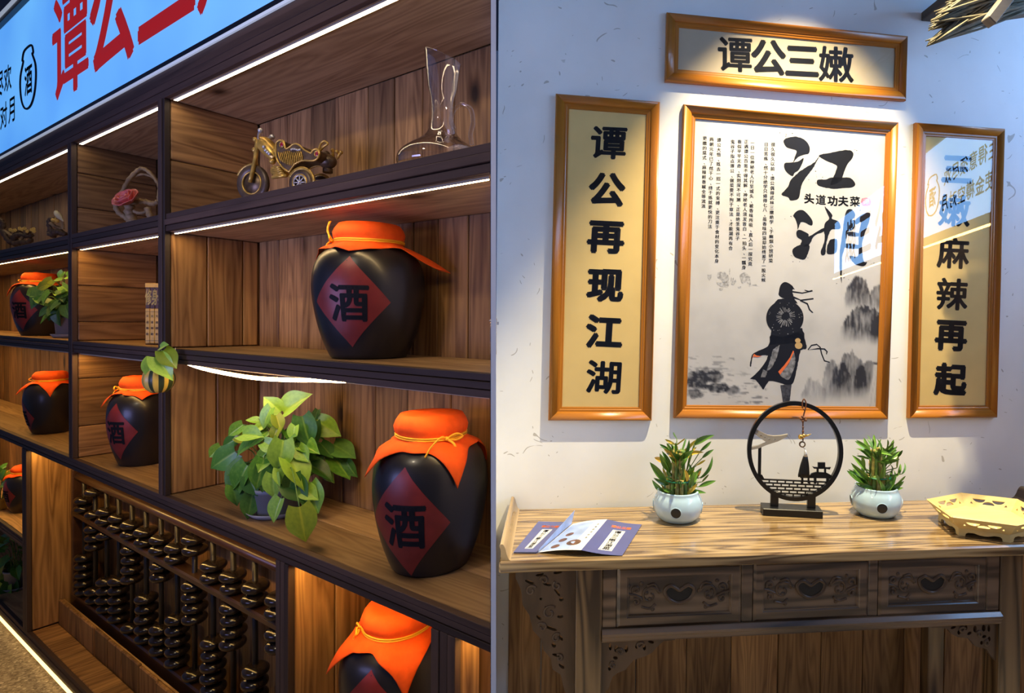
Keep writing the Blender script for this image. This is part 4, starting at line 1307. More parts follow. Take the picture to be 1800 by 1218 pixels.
for v in mb.bm.verts:
    if v.co.z > 0.15: v.co.z -= (v.co.x * 0.38) * ((v.co.z - 0.15) / (zt_ - 0.15)) ** 1.5
mb.build('bowl', 'decanter', de, recalc=False)
hpth = smooth_path([(0.036, -0.01, 0.105), (0.030, -0.012, 0.125), (0.036, -0.012, 0.150), (0.058, -0.012, 0.164), (0.080, -0.012, 0.150), (0.086, -0.012, 0.118), (0.080, -0.012, 0.090), (0.083, -0.010, 0.066)], 6)
MB().tube(hpth, 0.0055, 12).build('handle', 'decanter', de)

# ------------------------------------------------------------------ driftwood with a rose
wr = 0.0
_u = at_u(239, 400, 0.12); FR = facing(_u, 0.12, 40)
Zr = lambda x, y, w=wr: FR.P(190 + x / 8.7, 280 + y / 8.7, w)
ro = Zr(430, 1060); ro.z = Z1 + 0.0005
dr = thing('driftwood_ornament', 'ring of pale driftwood with a pink rose in the upper square cubby', 'ornament', FR, ro)
r_ = lambda x, y, dw=0.0: Zr(x, y, wr + dw) - ro
def branch(pts, r0, r1, mat='drift', name='branch', parent=dr):
    p = smooth_path(pts, 6); n = len(p)
    return MB().tube(p, [(r0 + (r1 - r0) * i / (n - 1)) * (1 + 0.16 * math.sin(i * 1.7)) for i in range(n)], 8).build(name, mat, parent)
branch([r_(150, 640), r_(230, 480), r_(320, 310), r_(430, 190), r_(520, 140), r_(620, 190), r_(720, 300), r_(785, 420), r_(775, 560), r_(770, 660)], 0.0085, 0.0075)
branch([r_(770, 650), r_(680, 680), r_(580, 650), r_(450, 640), r_(330, 680)], 0.010, 0.012)
branch([r_(400, 260, .01), r_(540, 230, .012), r_(680, 270, .01)], 0.005, 0.005)
branch([r_(160, 640), r_(120, 720), r_(170, 820), r_(270, 890), r_(330, 960), r_(310, 1080, -.02)], 0.010, 0.011)
branch([r_(330, 700), r_(330, 830), r_(380, 950), r_(370, 1080)], 0.017, 0.020)
branch([r_(390, 790), r_(480, 820), r_(580, 800), r_(610, 730)], 0.008, 0.006)
branch([r_(600, 740), r_(640, 880), r_(620, 980), r_(500, 1010), r_(430, 1060)], 0.012, 0.012)
branch([r_(430, 1010), r_(560, 1050), r_(690, 1050)], 0.010, 0.006)
branch([r_(250, 1090, -.01), r_(290, 1040), r_(300, 980)], 0.007, 0.008)
# rose: rings of cupped petals around a bud
rc2 = r_(340, 665, -0.030)
for ring, (cnt, R_, H_, wA, fl) in enumerate(((3, 0.010, 0.030, 1.3, 0.0), (4, 0.016, 0.034, 1.0, 0.002), (5, 0.022, 0.032, 0.85, 0.005), (6, 0.029, 0.026, 0.72, 0.009))):
    for k in range(cnt):
        a0 = 2 * PI * k / cnt + ring * 0.7
        mb = MB(); g = {}
        for i in range(-4, 5):
            for j in range(6):
                s_, t = i / 4, j / 5
                an = a0 + s_ * wA * (0.55 + 0.45 * math.sin(PI * min(1, 0.15 + 0.6 * t)))
                rr = R_ * (0.25 + 0.75 * math.sin(t * PI / 2)) + fl * t ** 3
                zz = H_ * t ** 1.2 - fl * 0.5 * t ** 4 - 0.004 * s_ * s_ * t
                g[i, j] = mb.bm.verts.new((rr * math.cos(an), rr * math.sin(an), zz))
        for i in range(-4, 4):
            for j in range(5):
                f = mb.bm.faces.new((g[i, j], g[i + 1, j], g[i + 1, j + 1], g[i, j + 1])); f.smooth = True
        o = mb.build('petal', 'rose', dr)
        so = o.modifiers.new('t', 'SOLIDIFY'); so.thickness = 0.0018
        o.matrix_local = Matrix.Translation(rc2) @ Matrix.Rotation(0.85, 4, 'X') @ Matrix.Rotation(-0.25, 4, 'Y') @ Matrix.Scale(1.4, 4)

# two small driftwood figures at the far left of the top shelf
FF = facing(at_u(29, 424, 0.11), 0.11, 38)
Zf = lambda x, y, w=0.0: FF.P(x / 12.18, 350 + y / 12.18, w)
fo = Zf(350, 900); fo.z = Z1 + 0.0005
d1 = thing('driftwood_ornament', 'gnarled dark driftwood with yellow blossoms at the far left of the top shelf', 'ornament', FF, fo)
f_ = lambda x, y, dw=0.0: Zf(x, y, dw) - fo
def fb(pts, r0, r1, mat='drift_dark', name='branch', parent=d1): return branch(pts, r0, r1, mat, name, parent)
fb([f_(-30, 600), f_(60, 700), f_(150, 850), f_(250, 960)], 0.013, 0.013)
fb([f_(20, 640), f_(120, 690), f_(280, 800)], 0.009, 0.006, 'drift')
fb([f_(250, 950), f_(330, 800), f_(450, 760), f_(620, 800), f_(700, 760)], 0.018, 0.010)
fb([f_(300, 960), f_(450, 930), f_(600, 930), f_(680, 850)], 0.018, 0.012)
fb([f_(430, 960), f_(450, 860), f_(520, 780)], 0.009, 0.008, 'drift')
fb([f_(280, 820), f_(340, 690), f_(440, 700)], 0.009, 0.007)
fb([f_(500, 800), f_(600, 720), f_(700, 680)], 0.008, 0.006)
fb([f_(-20, 420), f_(40, 480), f_(70, 580), f_(20, 640)], 0.013, 0.012)
for k, (x, y) in enumerate(((230, 660), (290, 680), (330, 670), (430, 630), (480, 650), (535, 630), (590, 690), (690, 660), (730, 640), (740, 690))):
    mb = MB()
    for q in range(5):
        a = 2 * PI * q / 5
        mb.ball((0.006 * math.cos(a), -0.003, 0.006 * math.sin(a)), 0.0055, 8, 5, sc=(1, 0.5, 1))
    o = mb.build('blossom', 'yellow_fl', d1); o.location = f_(x, y, -0.012)
FF = facing(at_u(98, 415, 0.11), 0.11, 38)
fo2 = Zf(1200, 800); fo2.z = Z1 + 0.0005
d2 = thing('driftwood_ornament', 'little driftwood perch with a cream bird beside the first post', 'ornament', FF, fo2)
f_ = lambda x, y, dw=0.0: Zf(x, y, dw) - fo2
fb([f_(1060, 790), f_(1090, 700), f_(1050, 560), f_(1060, 440), f_(1160, 430)], 0.012, 0.009, 'drift_dark', parent=d2)
fb([f_(1080, 510), f_(1180, 580), f_(1330, 640)], 0.010, 0.008, 'drift', parent=d2)
fb([f_(1090, 780), f_(1200, 700), f_(1330, 730), f_(1420, 770)], 0.020, 0.012, 'drift_dark', parent=d2)
fb([f_(1340, 650), f_(1350, 560), f_(1340, 480)], 0.007, 0.006, 'drift', parent=d2)
fb([f_(1040, 680), f_(1090, 740), f_(1150, 790)], 0.009, 0.010, 'drift_dark', parent=d2)
p = smooth_path([f_(1195, 250, -.02), f_(1215, 300, -.02), f_(1260, 360, -.02), f_(1310, 420, -.02), f_(1365, 480, -.02)], 4)
MB().tube(p, [0.006, 0.008, 0.010, 0.011, 0.012, 0.013, 0.014, 0.014, 0.014, 0.013, 0.012, 0.010, 0.008, 0.006, 0.005, 0.004, 0.003][:len(p)], 10).build('bird', 'white_bird', d2)
mb = MB(); mb.ball(f_(1140, 450, -.015), 0.010); mb.ball(f_(1220, 470, -.015), 0.009); mb.tube([f_(1190, 390, -.02), f_(1190, 460, -.015)], 0.003, 6)
mb.build('blossom', 'yellow_fl', d2)

# ------------------------------------------------------------------ bamboo slip scroll in the square cubby
ws = 0.0
FS = facing(at_u(273, 605, 0.08), 0.08, 35)
zS = lambda x, y, w=ws: FS.P(235 + x / 5.8, 480 + y / 5.8, w)
so_ = zS(215, 745); so_.z = Z2 + 0.0005
sc_ = thing('bamboo_scroll', 'standing bamboo slip scroll with gold characters beside the post', 'ornament', FS, so_)
s_ = lambda x, y, dw=0.0: zS(x, y, ws + dw) - so_
MB().box(s_(150, 780).x, s_(300, 780).x, -0.018, 0.018, 0, s_(200, 716).z, 0.002).build('base', 'bamboo_dk', sc_)
xa, xb = s_(128, 400).x, s_(320, 400).x
zc0, zc1, zc2 = s_(200, 716).z, s_(200, 362).z, s_(200, 105).z
nsl = 4; wsl = (xb - xa) / nsl
for k in range(nsl):
    a, b = xa + k * wsl + 0.0008, xa + (k + 1) * wsl - 0.0008
    sl_ = MB().box(a, b, -0.006, 0.004, zc0 + 0.0003, zc1, 0.001).build('slip', 'bamboo', sc_)
    sign_glyphs(sl_, '天道酬勤', (a + b) / 2, zc1 - 0.03, 0.0095, 'bamboo_dk', step=0.023, vertical=True, y=-0.0064)
    MB().box(a, b, -0.0045, 0.004, zc1 + 0.0004, zc2, 0.001).build('slip_head', 'bamboo_dk' if k < 9 else 'bamboo', sc_)
MB().box(xa, xb, -0.0062, -0.0047, zc2 - 0.016, zc2, 0.0005).build('top_band', 'bamboo', sc_)
MB().box(xa, xb, -0.0066, -0.0061, zc1 - 0.013, zc1 - 0.0115).build('binding_cord', 'bamboo_dk', sc_)
MB().box(xa, xb, -0.0066, -0.0061, zc0 + 0.010, zc0 + 0.0115).build('binding_cord', 'bamboo_dk', sc_)
hgt = (zc2 - zc1) * 0.62
for k, ch in enumerate('修身养'):
    mb = MB(); X = xa + (k + 0.5) * (xb - xa) / 3.0; Zc = (zc1 + zc2) / 2 - 0.004
    put_glyph(mb, ch, lambda x, y: (X + (x * 0.95 + y * 0.08) * (xb - xa) / 3.0, -0.0052, Zc + y * hgt), 0.03)
    mb.build('character', 'gold_ink', sc_, recalc=False)
# ------------------------------------------------------------------ helpers for flat pierced work
def plate(outline, holes, off, mb=None, mi=0):
    """a flat plate (list of coplanar Vectors) with holes cut right through, thickness vector off"""
    t = bmesh.new(); edges = []
    for loop in [outline] + list(holes):
        vs = [t.verts.new(p) for p in loop]
        for a, b in zip(vs, vs[1:] + vs[:1]):
            edges.append(t.edges.new((a, b)))
    bmesh.ops.triangle_fill(t, use_beauty=True, use_dissolve=False, edges=edges)
    r = bmesh.ops.extrude_face_region(t, geom=t.faces[:])
    bmesh.ops.translate(t, vec=Vector(off), verts=[g for g in r['geom'] if isinstance(g, bmesh.types.BMVert)])
    bmesh.ops.recalc_face_normals(t, faces=t.faces[:])
    for f in t.faces: f.material_index = mi
    me = D.meshes.new('tmp'); t.to_mesh(me); t.free()
    mb = mb or MB()
    mb.bm.from_mesh(me); D.meshes.remove(me)
    return mb


# ------------------------------------------------------------------ planks below the pictures, part of the wall
wallb = D.objects['wall_back']
ed = [0.06, 0.20, 0.405, 0.614, 0.842, 1.048, 1.27, 1.477, 1.684, 1.892, 2.1, 2.33, 2.56, 2.8, 3.1]
for a, b in zip(ed, ed[1:]):
    MB().box(a + 0.002, b - 0.002, -0.016 + rnd.uniform(0, 0.004), -0.0005, -0.09, 0.855, 0.002).build('plank', 'plank_z', wallb)

# ------------------------------------------------------------------ framed pictures
FPROF = [(0.0, 0.0), (0.0, 0.016), (0.004, 0.022), (0.012, 0.0255), (0.022, 0.026), (0.032, 0.024), (0.038, 0.020), (0.0385, 0.0175), (0.046, 0.017), (0.050, 0.0145), (0.056, 0.014), (0.058, 0.010), (0.058, 0.002)]


def framed(label, cat, x0, x1, zc, h, roll, paper):
    cx = (x0 + x1) / 2; W = x1 - x0
    t = thing('framed_picture', label, cat, RW, (cx, -0.0005, zc))
    t.matrix_world = Matrix.Translation(RW.loc(cx, -0.0005, zc)) @ Matrix.Rotation(RW.a, 4, 'Z') @ Matrix.Rotation(roll, 4, 'Y')
    for (sx, sz, m) in ((0, 1, 'frame_x'), (0, -1, 'frame_x'), (1, 0, 'frame_z'), (-1, 0, 'frame_z')):
        mb = MB(); A = []; B = []
        for d, y in FPROF:
            if sz:
                A.append(mb.bm.verts.new((-(W / 2 - d), -y, sz * (h / 2 - d)))); B.append(mb.bm.verts.new(((W / 2 - d), -y, sz * (h / 2 - d))))
            else:
                A.append(mb.bm.verts.new((sx * (W / 2 - d), -y, -(h / 2 - d)))); B.append(mb.bm.verts.new((sx * (W / 2 - d), -y, (h / 2 - d))))
        n = len(A)
        for i in range(n):
            f = mb.bm.faces.new((A[i], A[(i + 1) % n], B[(i + 1) % n], B[i])); f.smooth = 1 < i < 6
        mb.bm.faces.new(A); mb.bm.faces.new(B[::-1])
        mb.build('frame_rail', m, t)
    iw, ih = W / 2 - 0.0575, h / 2 - 0.0575
    pr = None
    if paper:
        pr = MB().box(-iw, iw, -0.009, -0.003, -ih, ih).build('print', paper, t)
    MB().vf
    mb = MB(); mb.vf([(-iw, -0.0122, -ih), (iw, -0.0122, -ih), (iw, -0.0122, ih), (-iw, -0.0122, ih)], [(0, 1, 2, 3)]); g = mb.build('glass', 'pane', t, recalc=False)
    inv = t.matrix_world.inverted()
    def fp(px, py, y=-0.0095):
        x, z = RW.hit(px, py, -0.0105)
        p = inv @ RW.loc(x, -0.0105, z)
        return Vector((p.x, y, p.z))
    return t, pr, fp, iw, ih


def brush(parent, chars, cs, w, h, fp, mat='ink', bold=0.035, skew=0.0, name='character'):
    for k, (ch, (px, py)) in enumerate(zip(chars, cs)):
        mb = MB()
        q = lambda x, y: fp(px + (x + skew * y) * w, py - y * h + x * 0.05 * h)
        put_glyph(mb, ch, q, bold * (0.6 if ch in '谭嫩辣麻湖菜道' else 1.0))
        mb.build(name, mat, parent, recalc=False)


f1, pr1, fp1, _, _ = framed('wide horizontal framed plaque with four black characters above the big poster', 'plaque', 0.713, 1.847, 2.892, 0.295, 0.011, 'cream2')
brush(pr1, '谭公三嫩', ((1292, 96), (1351, 101), (1410, 107), (1470, 113)), 58, 60, fp1, bold=0.045)
f2, pr2, fp2, _, _ = framed('tall framed scroll of six black characters left of the big poster', 'plaque', 0.231, 0.680, 1.971, 1.383, 0.014, 'cream')
brush(pr2, '谭公再现江湖', ((1070, 251), (1067, 333), (1065, 417), (1064, 502), (1062, 583), (1061, 663)), 60, 56, fp2, bold=0.052, skew=0.06)
f4, pr4, fp4, _, _ = framed('tall framed scroll right of the poster with a blue sign mirrored in its glass', 'plaque', 1.8925, 2.3525, 1.956, 1.369, 0.005, 'cream')
brush(pr4, '三嫩麻辣再起', ((1683, 297), (1678, 370), (1676, 444), (1674, 517), (1672, 590), (1671, 667)), 52, 53, fp4, bold=0.052, skew=0.06)
f3, _, fp3, iw3, ih3 = framed('large framed ink poster of a swordsman seen from behind with a round hat', 'poster', 0.781, 1.798, 1.962, 1.370, 0.018, None)


# ------------------------------------------------------------------ the ink poster
def poster_mat():
    m, nt, b = newmat('ink wash print')
    at = N(nt, 'ShaderNodeAttribute'); at.attribute_name = 'ink'
    r = ramp(nt, [(0.0, (0.62, 0.60, 0.60)), (0.35, (0.34, 0.335, 0.35)), (1.0, (0.02, 0.02, 0.028))])
    nt.links.new(at.outputs['Fac'], r.inputs[0]); nt.links.new(r.outputs[0], b.inputs['Base Color'])
    b.inputs['Roughness'].default_value = 0.6
    return m


MT['poster'] = poster_mat()


def nz(x, y, s, o=0.0): return 0.5 + 0.5 * noise.noise(Vector((x / s, y / s, o)))
def fb2(x, y, s, o=0.0): return 0.5 + 0.5 * noise.fractal(Vector((x / s, y / s, o)), 1.0, 2.0, 4)
def sst(a, b, x):
    t = max(0.0, min(1.0, (x - a) / (b - a))); return t * t * (3 - 2 * t)


def hill(x, y, cx, top, wd, ht, dens, o):
    """a peak with ragged sides and vertical ink streaks that fades out downwards"""
    dx = (x - cx) / wd
    crest = top + ht * 0.42 * abs(dx) ** 2.4 + 13 * (nz(x, 0, 4, o) - 0.5) + 22 * (nz(x, 0, 12, o + 3) - 0.5)
    if abs(dx) > 1.25: return 0.0
    d = sst(crest - 1.5, crest + 2.5, y) * (1 - sst(top + ht * 0.45, top + ht, y)) * (1 - sst(0.8, 1.2, abs(dx)))
    st = 0.25 + 1.1 * fb2(x, y * 0.16, 4.0, o + 7) * (0.4 + nz(x, y, 22, o + 2))
    return dens * d * min(1.2, st)


def ink(x, y):
    v = 0.03 + 0.10 * max(0, fb2(x, y, 60, 1) - 0.45) * 2 + 0.05 * (1 - sst(205, 240, y)) * fb2(x, y, 15, 2)
    v += 0.10 * sst(520, 560, y) * (1 - sst(620, 680, y)) * fb2(x, y, 40, 4)
    v += hill(x, y, 1508, 487, 22, 62, 1.15, 1) + hill(x, y, 1543, 500, 14, 55, 0.8, 2)
    v += hill(x, y, 1520, 538, 38, 72, 1.0, 3) + hill(x, y, 1546, 552, 16, 60, 1.0, 9)
    v += hill(x, y, 1462, 632, 16, 85, 0.5, 4) + hill(x, y, 1497, 618, 24, 92, 0.75, 5) + hill(x, y, 1528, 634, 26, 75, 1.0, 6)
    v += hill(x, y, 1430, 668, 22, 46, 0.35, 8) + hill(x, y, 1478, 640, 20, 70, 0.5, 10)
    # waterfall: pale streaks over the rock
    if x > 1522 and y > 640:
        k = sst(1524 + (700 - y) * 0.14, 1530 + (700 - y) * 0.14, x)
        v = v * (1 - k) + k * (0.05 + 0.5 * max(0, fb2(x + y * 0.18, y * 0.08, 3.5, 12) - 0.5))
    # rocks lower left
    for (cx, cy, rx, ry, d_, o) in ((1226, 668, 24, 20, 1.0, 20), (1255, 662, 18, 13, 0.85, 21), (1262, 682, 26, 11, 0.95, 22), (1288, 686, 16, 9, 0.7, 23), (1222, 692, 18, 10, 0.8, 24), (1240, 652, 10, 9, 0.5, 25)):
        e = math.hypot((x - cx) / rx, (y - cy) / ry) + 0.55 * (fb2(x, y, 9, o) - 0.5)
        v += d_ * (1 - sst(0.62, 0.98, e)) * (0.45 + 0.9 * fb2(x, y, 7, o + 2))
    # streaks of water
    if 640 < y < 712 and x < 1350:
        v += 0.55 * sst(0.60, 0.75, fb2(x * 0.22, y, 5, 30)) * sst(625, 690, y) * (0.4 + 0.6 * sst(1295, 1315, x))
    if 625 < y < 660 and x < 1290: v += 0.30 * sst(0.58, 0.72, fb2(x * 0.2, y, 5, 33))
    return min(1.0, v)


mb = MB(); nx_, ny_ = 150, 215
cl = mb.bm.verts.layers.float.new('ink')
inv3 = f3.matrix_world
g = {}
import bpy_extras
def to_px(p):
    d = inv3 @ p - CAM
    z = d.dot(fw)
    return CX + F * d.dot(rt) / z, SY - F * d.dot(up) / z
for j in range(ny_ + 1):
    for i in range(nx_ + 1):
        p = Vector((-iw3 + 2 * iw3 * i / nx_, -0.009, ih3 - 2 * ih3 * j / ny_))
        v = mb.bm.verts.new(p); g[i, j] = v
        v[cl] = ink(*to_px(p))
for j in range(ny_):
    for i in range(nx_):
        mb.bm.faces.new((g[i, j], g[i, j + 1], g[i + 1, j + 1], g[i + 1, j]))
pr3 = mb.build('print', 'poster', f3, recalc=False)


MT['ink_faint'] = plain('faint ink wash', (0.42, 0.41, 0.42), 0.6, noise_amt=0.45, nscale=90)


def flat(name, polys, mat, fp=fp3, y=-0.0094, jag=0.0, parent=None, seed=3):
    mb = MB(); R = random.Random(seed)
    for pts in polys:
        P = [Vector((a, b)) for a, b in pts]
        out = []
        for a, b in zip(P, P[1:] + P[:1]):
            n = max(1, int((b - a).length / 2.2)) if jag else 1
            for k in range(n):
                q = a + (b - a) * (k / n)
                out.append(q + Vector((R.uniform(-jag, jag), R.uniform(-jag, jag))) if k and jag else q)
        t = bmesh.new()
        vs = [t.verts.new((q.x, q.y, 0)) for q in out]
        es = [t.edges.new((u, v)) for u, v in zip(vs, vs[1:] + vs[:1])]
        bmesh.ops.triangle_fill(t, use_beauty=True, edges=es)
        t.verts.index_update()
        mb.vf([fp(v.co.x, v.co.y, y) for v in t.verts], [[v.index for v in f.verts] for f in t.faces])
        t.free()
    return mb.build(name, mat, parent or pr3, recalc=False)


def Q(ox, oy, s, pts): return [(ox + x / s, oy + y / s) for x, y in pts]


def curve_poly(pts, n=4): return [(p.x, p.y) for p in smooth_path([(x, y, 0) for x, y in pts], n, closed=True)]


K = lambda *p: curve_poly(Q(1360, 220, 4.35, p), 3)
jiang = [K((75, 120), (110, 95), (180, 88), (240, 115), (275, 165), (270, 215), (235, 225), (185, 245), (150, 285), (165, 235), (175, 195), (130, 180), (95, 165)),
         K((85, 290), (130, 285), (190, 275), (230, 250), (215, 300), (190, 345), (160, 365), (145, 390), (105, 365), (82, 330)),
         K((60, 530), (110, 470), (130, 420), (190, 360), (250, 320), (310, 285), (360, 222), (350, 240), (325, 285), (290, 345), (240, 410), (210, 470), (190, 560), (130, 575), (110, 550)),
         K((345, 235), (370, 222), (440, 210), (510, 195), (580, 190), (610, 215), (600, 255), (570, 290), (550, 330), (530, 385), (510, 430), (440, 460), (440, 430), (465, 380), (485, 320), (470, 300), (420, 280), (380, 260)),
         K((330, 430), (345, 415), (400, 415), (440, 400), (520, 400), (590, 405), (625, 450), (600, 475), (540, 480), (460, 487), (390, 475), (340, 460))]
flat('character', jiang, 'ink', jag=0.55)
hu = [K((150, 690), (180, 655), (225, 650), (270, 690), (298, 735), (290, 768), (240, 745), (205, 745), (185, 800), (180, 760), (165, 715)),
      K((175, 815), (200, 800), (265, 830), (270, 850), (330, 815), (385, 785), (390, 810), (330, 835), (300, 860), (275, 910), (240, 930), (205, 915), (215, 880), (180, 855)),
      K((145, 950), (200, 915), (270, 915), (270, 960), (240, 1025), (190, 1020), (155, 1000)),
      K((390, 620), (425, 655), (450, 690), (445, 715), (495, 735), (512, 775), (500, 795), (440, 800), (415, 860), (400, 930), (395, 985), (370, 995), (360, 965), (385, 900), (390, 850), (385, 790), (395, 745), (425, 715), (410, 675)),
      K((405, 970), (425, 885), (480, 870), (487, 930), (475, 975), (430, 988)),
      K((560, 650), (600, 645), (625, 690), (590, 740), (560, 840), (545, 930), (525, 1000), (522, 1080), (520, 1210), (505, 1100), (505, 980), (515, 900), (530, 800), (540, 720)),
      K((625, 725), (680, 680), (735, 670), (735, 715), (715, 780), (690, 850), (675, 930), (690, 1040), (715, 1045), (690, 1078), (620, 1060), (580, 1000), (640, 1005), (650, 950), (650, 860), (660, 780), (668, 738), (630, 760)),
      K((570, 815), (655, 825), (648, 850), (572, 845)), K((545, 905), (650, 915), (645, 945), (540, 935)), K((565, 750), (620, 725), (615, 790), (560, 810))]
flat('character', hu, 'ink', jag=0.55, seed=5)
R = random.Random(4)
spl = []
for (cx, cy, n_, s_) in ((1380, 238, 10, 8), (1495, 268, 12, 10), (1440, 310, 10, 9), (1395, 380, 8, 6), (1500, 370, 10, 12), (1400, 455, 8, 8), (1480, 490, 8, 9), (1525, 462, 6, 6)):
    for k in range(n_):
        x, y, r = cx + R.gauss(0, s_), cy + R.gauss(0, s_ * 0.5), R.uniform(0.25, 0.8)
        spl.append([(x + r * 1.6 * math.cos(a), y + r * math.sin(a)) for a in (0, 1.2, 2.5, 3.8, 5)])
flat('ink_spatter', spl, 'ink')
brush(pr3, '头道功夫菜', ((1422.5, 349), (1443, 351), (1463.5, 353), (1482.5, 353.5), (1503, 354)), 17, 17, fp3, bold=0.04)
flat('seal', [curve_poly(Q(1360, 220, 4.35, ((675, 560), (738, 560), (738, 612), (675, 612))), 2)], 'pink_ink')
mb = MB(); put_glyph(mb, '谭', lambda x, y: fp3(1522.5 + x * 11, 354.5 - y * 10, -0.0098), 0.03); mb.build('character', 'menu_white', pr3, recalc=False)
cols_ = [(1359, 254, '很久很久以前、谭公偶得武林三嫩绝学、于幽烟小馆研菜'), (1347, 254, '日日苦练、然十分绝学只修得七八、虽香味四溢却始终差了一股火候'),
         (1323, 251, '一日一位神秘老人行至城头、被香味所吸、直入后一探究竟'), (1312, 249, '正遇谭公百思不得其解、神秘老人须发皆白、一拍头、一瓢身'),
         (1300, 249, '看似平平无奇、实则深不可测、正是绝圣鬼谷子'), (1288, 249, '鬼谷子指点谭公、做菜要不拘于章法、才能湖再有合'),
         (1264, 246, '谭公大悟、既去一招一式的束缚、更注重于食材的变化本身'), (1251, 245, '两朝元年已了然于心、终于练就更快的刀法'), (1239, 243, '更嫩的菜式、麻辣鲜香椒全等流派')]
for cx, cy, s in cols_:
    mb = MB()
    pit = 8.5 if len(s) < 28 else 8.2
    for k, ch in enumerate(s):
        px, py = cx - k * 0.17, cy + k * pit
        vs, fs = glyph(ch, 0.0)
        for ox in (-0.03, 0.03):
            mb.vf([fp3(px + (x + ox) * 7.0, py - y * 7.0) for x, y in vs], fs)
    mb.build('text_column', 'ink', pr3, recalc=False)
B_ = lambda *p: Q(1200, 470, 4.875, p)
flat('faint_beast', [curve_poly(B_((300, 45), (350, 38), (388, 60), (395, 110), (350, 140), (330, 100), (300, 90)), 2), curve_poly(B_((490, 60), (540, 45), (580, 80), (585, 140), (570, 170), (550, 120), (510, 140), (495, 100)), 2), B_((210, 62), (250, 58), (245, 90), (230, 112), (215, 90)), curve_poly(B_((290, 130), (340, 130), (400, 120), (390, 175), (360, 165), (320, 165)), 2), B_((310, 180), (350, 178), (340, 196), (318, 196)), B_((470, 165), (500, 160), (500, 178), (480, 182)), B_((400, 10), (408, 10), (406, 60), (400, 60)), B_((590, 150), (630, 142), (645, 158), (610, 156)), B_((410, 120), (416, 80), (422, 120), (436, 82), (440, 122), (455, 90), (460, 125), (440, 150), (420, 150))], 'ink_faint', jag=0.7)
S = lambda *p: Q(1300, 480, 5.077, p)
flat('swordsman_figure', [
    curve_poly(S((350, 175), (365, 110), (400, 80), (440, 90), (480, 125), (470, 165), (480, 210), (420, 228), (375, 218), (350, 195)), 3),
    S((285, 490), (560, 490), (580, 620), (270, 640)), S((445, 95), (470, 115), (495, 148), (470, 140)), S((440, 220), (340, 235), (310, 270), (520, 270), (480, 215)),
    curve_poly(S((280, 550), (400, 570), (560, 510), (580, 580), (600, 650), (590, 680), (545, 690), (520, 820), (490, 950), (470, 990), (430, 1000), (345, 975), (260, 965), (215, 1040), (190, 1010), (140, 950), (92, 945), (140, 905), (205, 830), (255, 735), (170, 740), (122, 728), (105, 830), (92, 825), (105, 750), (125, 715), (200, 680), (255, 650), (270, 600)), 2)], 'ink', jag=0.4)
flat('round_hat', [curve_poly([(1300 + (405 + 167 * math.cos(a)) / 5.077, 480 + (400 + 158 * math.sin(a)) / 5.077) for a in [k * PI / 12 for k in range(24)]], 2)], 'ink', y=-0.0097, jag=0.25)
hat = []
for k in range(26):
    a = 2 * PI * k / 26 + 0.1 * R.random()
    r0, r1 = 38 + R.uniform(-6, 6), (95 if 0.6 < (a % (2 * PI)) < 2.9 else 78) + R.uniform(-18, 12)
    w = R.uniform(2, 5)
    c, s_ = math.cos(a), math.sin(a)
    hat.append(S((410 + r0 * c - w * s_, 385 + r0 * s_ + w * c), (410 + r1 * c - w * s_, 385 + r1 * s_ + w * c), (410 + r1 * c + w * s_, 385 + r1 * s_ - w * c), (410 + r0 * c + w * s_, 385 + r0 * s_ - w * c)))
for k in range(22):
    a = R.uniform(0, 2 * PI); rr = R.uniform(120, 155); w = R.uniform(3, 7)
    x, y = 405 + rr * math.cos(a), 400 + rr * math.sin(a) * 0.95
    hat.append(S((x - w, y), (x, y - w), (x + w, y), (x, y + w)))
flat('hat_weave', hat, 'ink_grey', y=-0.0100)
flat('hair_strand', [S((470, 158), (560, 173), (600, 165), (650, 155), (655, 163), (600, 175), (560, 184), (470, 172)), S((470, 200), (545, 236), (660, 222), (662, 234), (560, 248), (470, 222)), S((540, 238), (610, 268), (632, 325), (660, 352), (650, 356), (620, 330), (602, 280), (540, 250)), S((580, 148), (620, 158), (650, 150), (648, 162), (618, 168), (582, 156))], 'ink')
flat('robe_panel', [curve_poly(S((480, 700), (500, 790), (475, 880), (440, 950), (400, 940), (360, 905), (400, 850), (445, 800)), 3), S((300, 680), (360, 640), (330, 760), (290, 840), (240, 880)), S((210, 860), (250, 880), (230, 930), (190, 930))], 'ink_grey', y=-0.0098, jag=0.5)
flat('sash', [S((478, 690), (487, 702), (442, 800), (362, 906), (345, 880), (400, 820), (450, 752)), S((110, 762), (130, 720), (150, 735), (200, 741), (160, 750), (125, 745))], 'orange_ink', y=-0.0101)
flat('gourd', [curve_poly([(1300 + (520 + 25 * math.cos(a)) / 5.077, 480 + (602 + 22 * math.sin(a)) / 5.077) for a in [k * PI / 6 for k in range(12)]], 1), curve_poly([(1300 + (527 + 34 * math.cos(a)) / 5.077, 480 + (647 + 30 * math.sin(a)) / 5.077) for a in [k * PI / 6 for k in range(12)]], 1)], 'tan_ink', y=-0.0101)
flat('cord_loop', [S((608, 682), (640, 640), (690, 630), (725, 660), (738, 720), (762, 778), (806, 792), (806, 800), (755, 788), (728, 722), (715, 665), (690, 642), (645, 650), (614, 688)), S((612, 686), (700, 668), (762, 672), (788, 700), (778, 728), (772, 722), (776, 702), (755, 683), (700, 680))], 'ink')
flat('leg', [S((365, 1000), (465, 990), (448, 1150), (386, 1150))], 'ink_soft', jag=0.3)

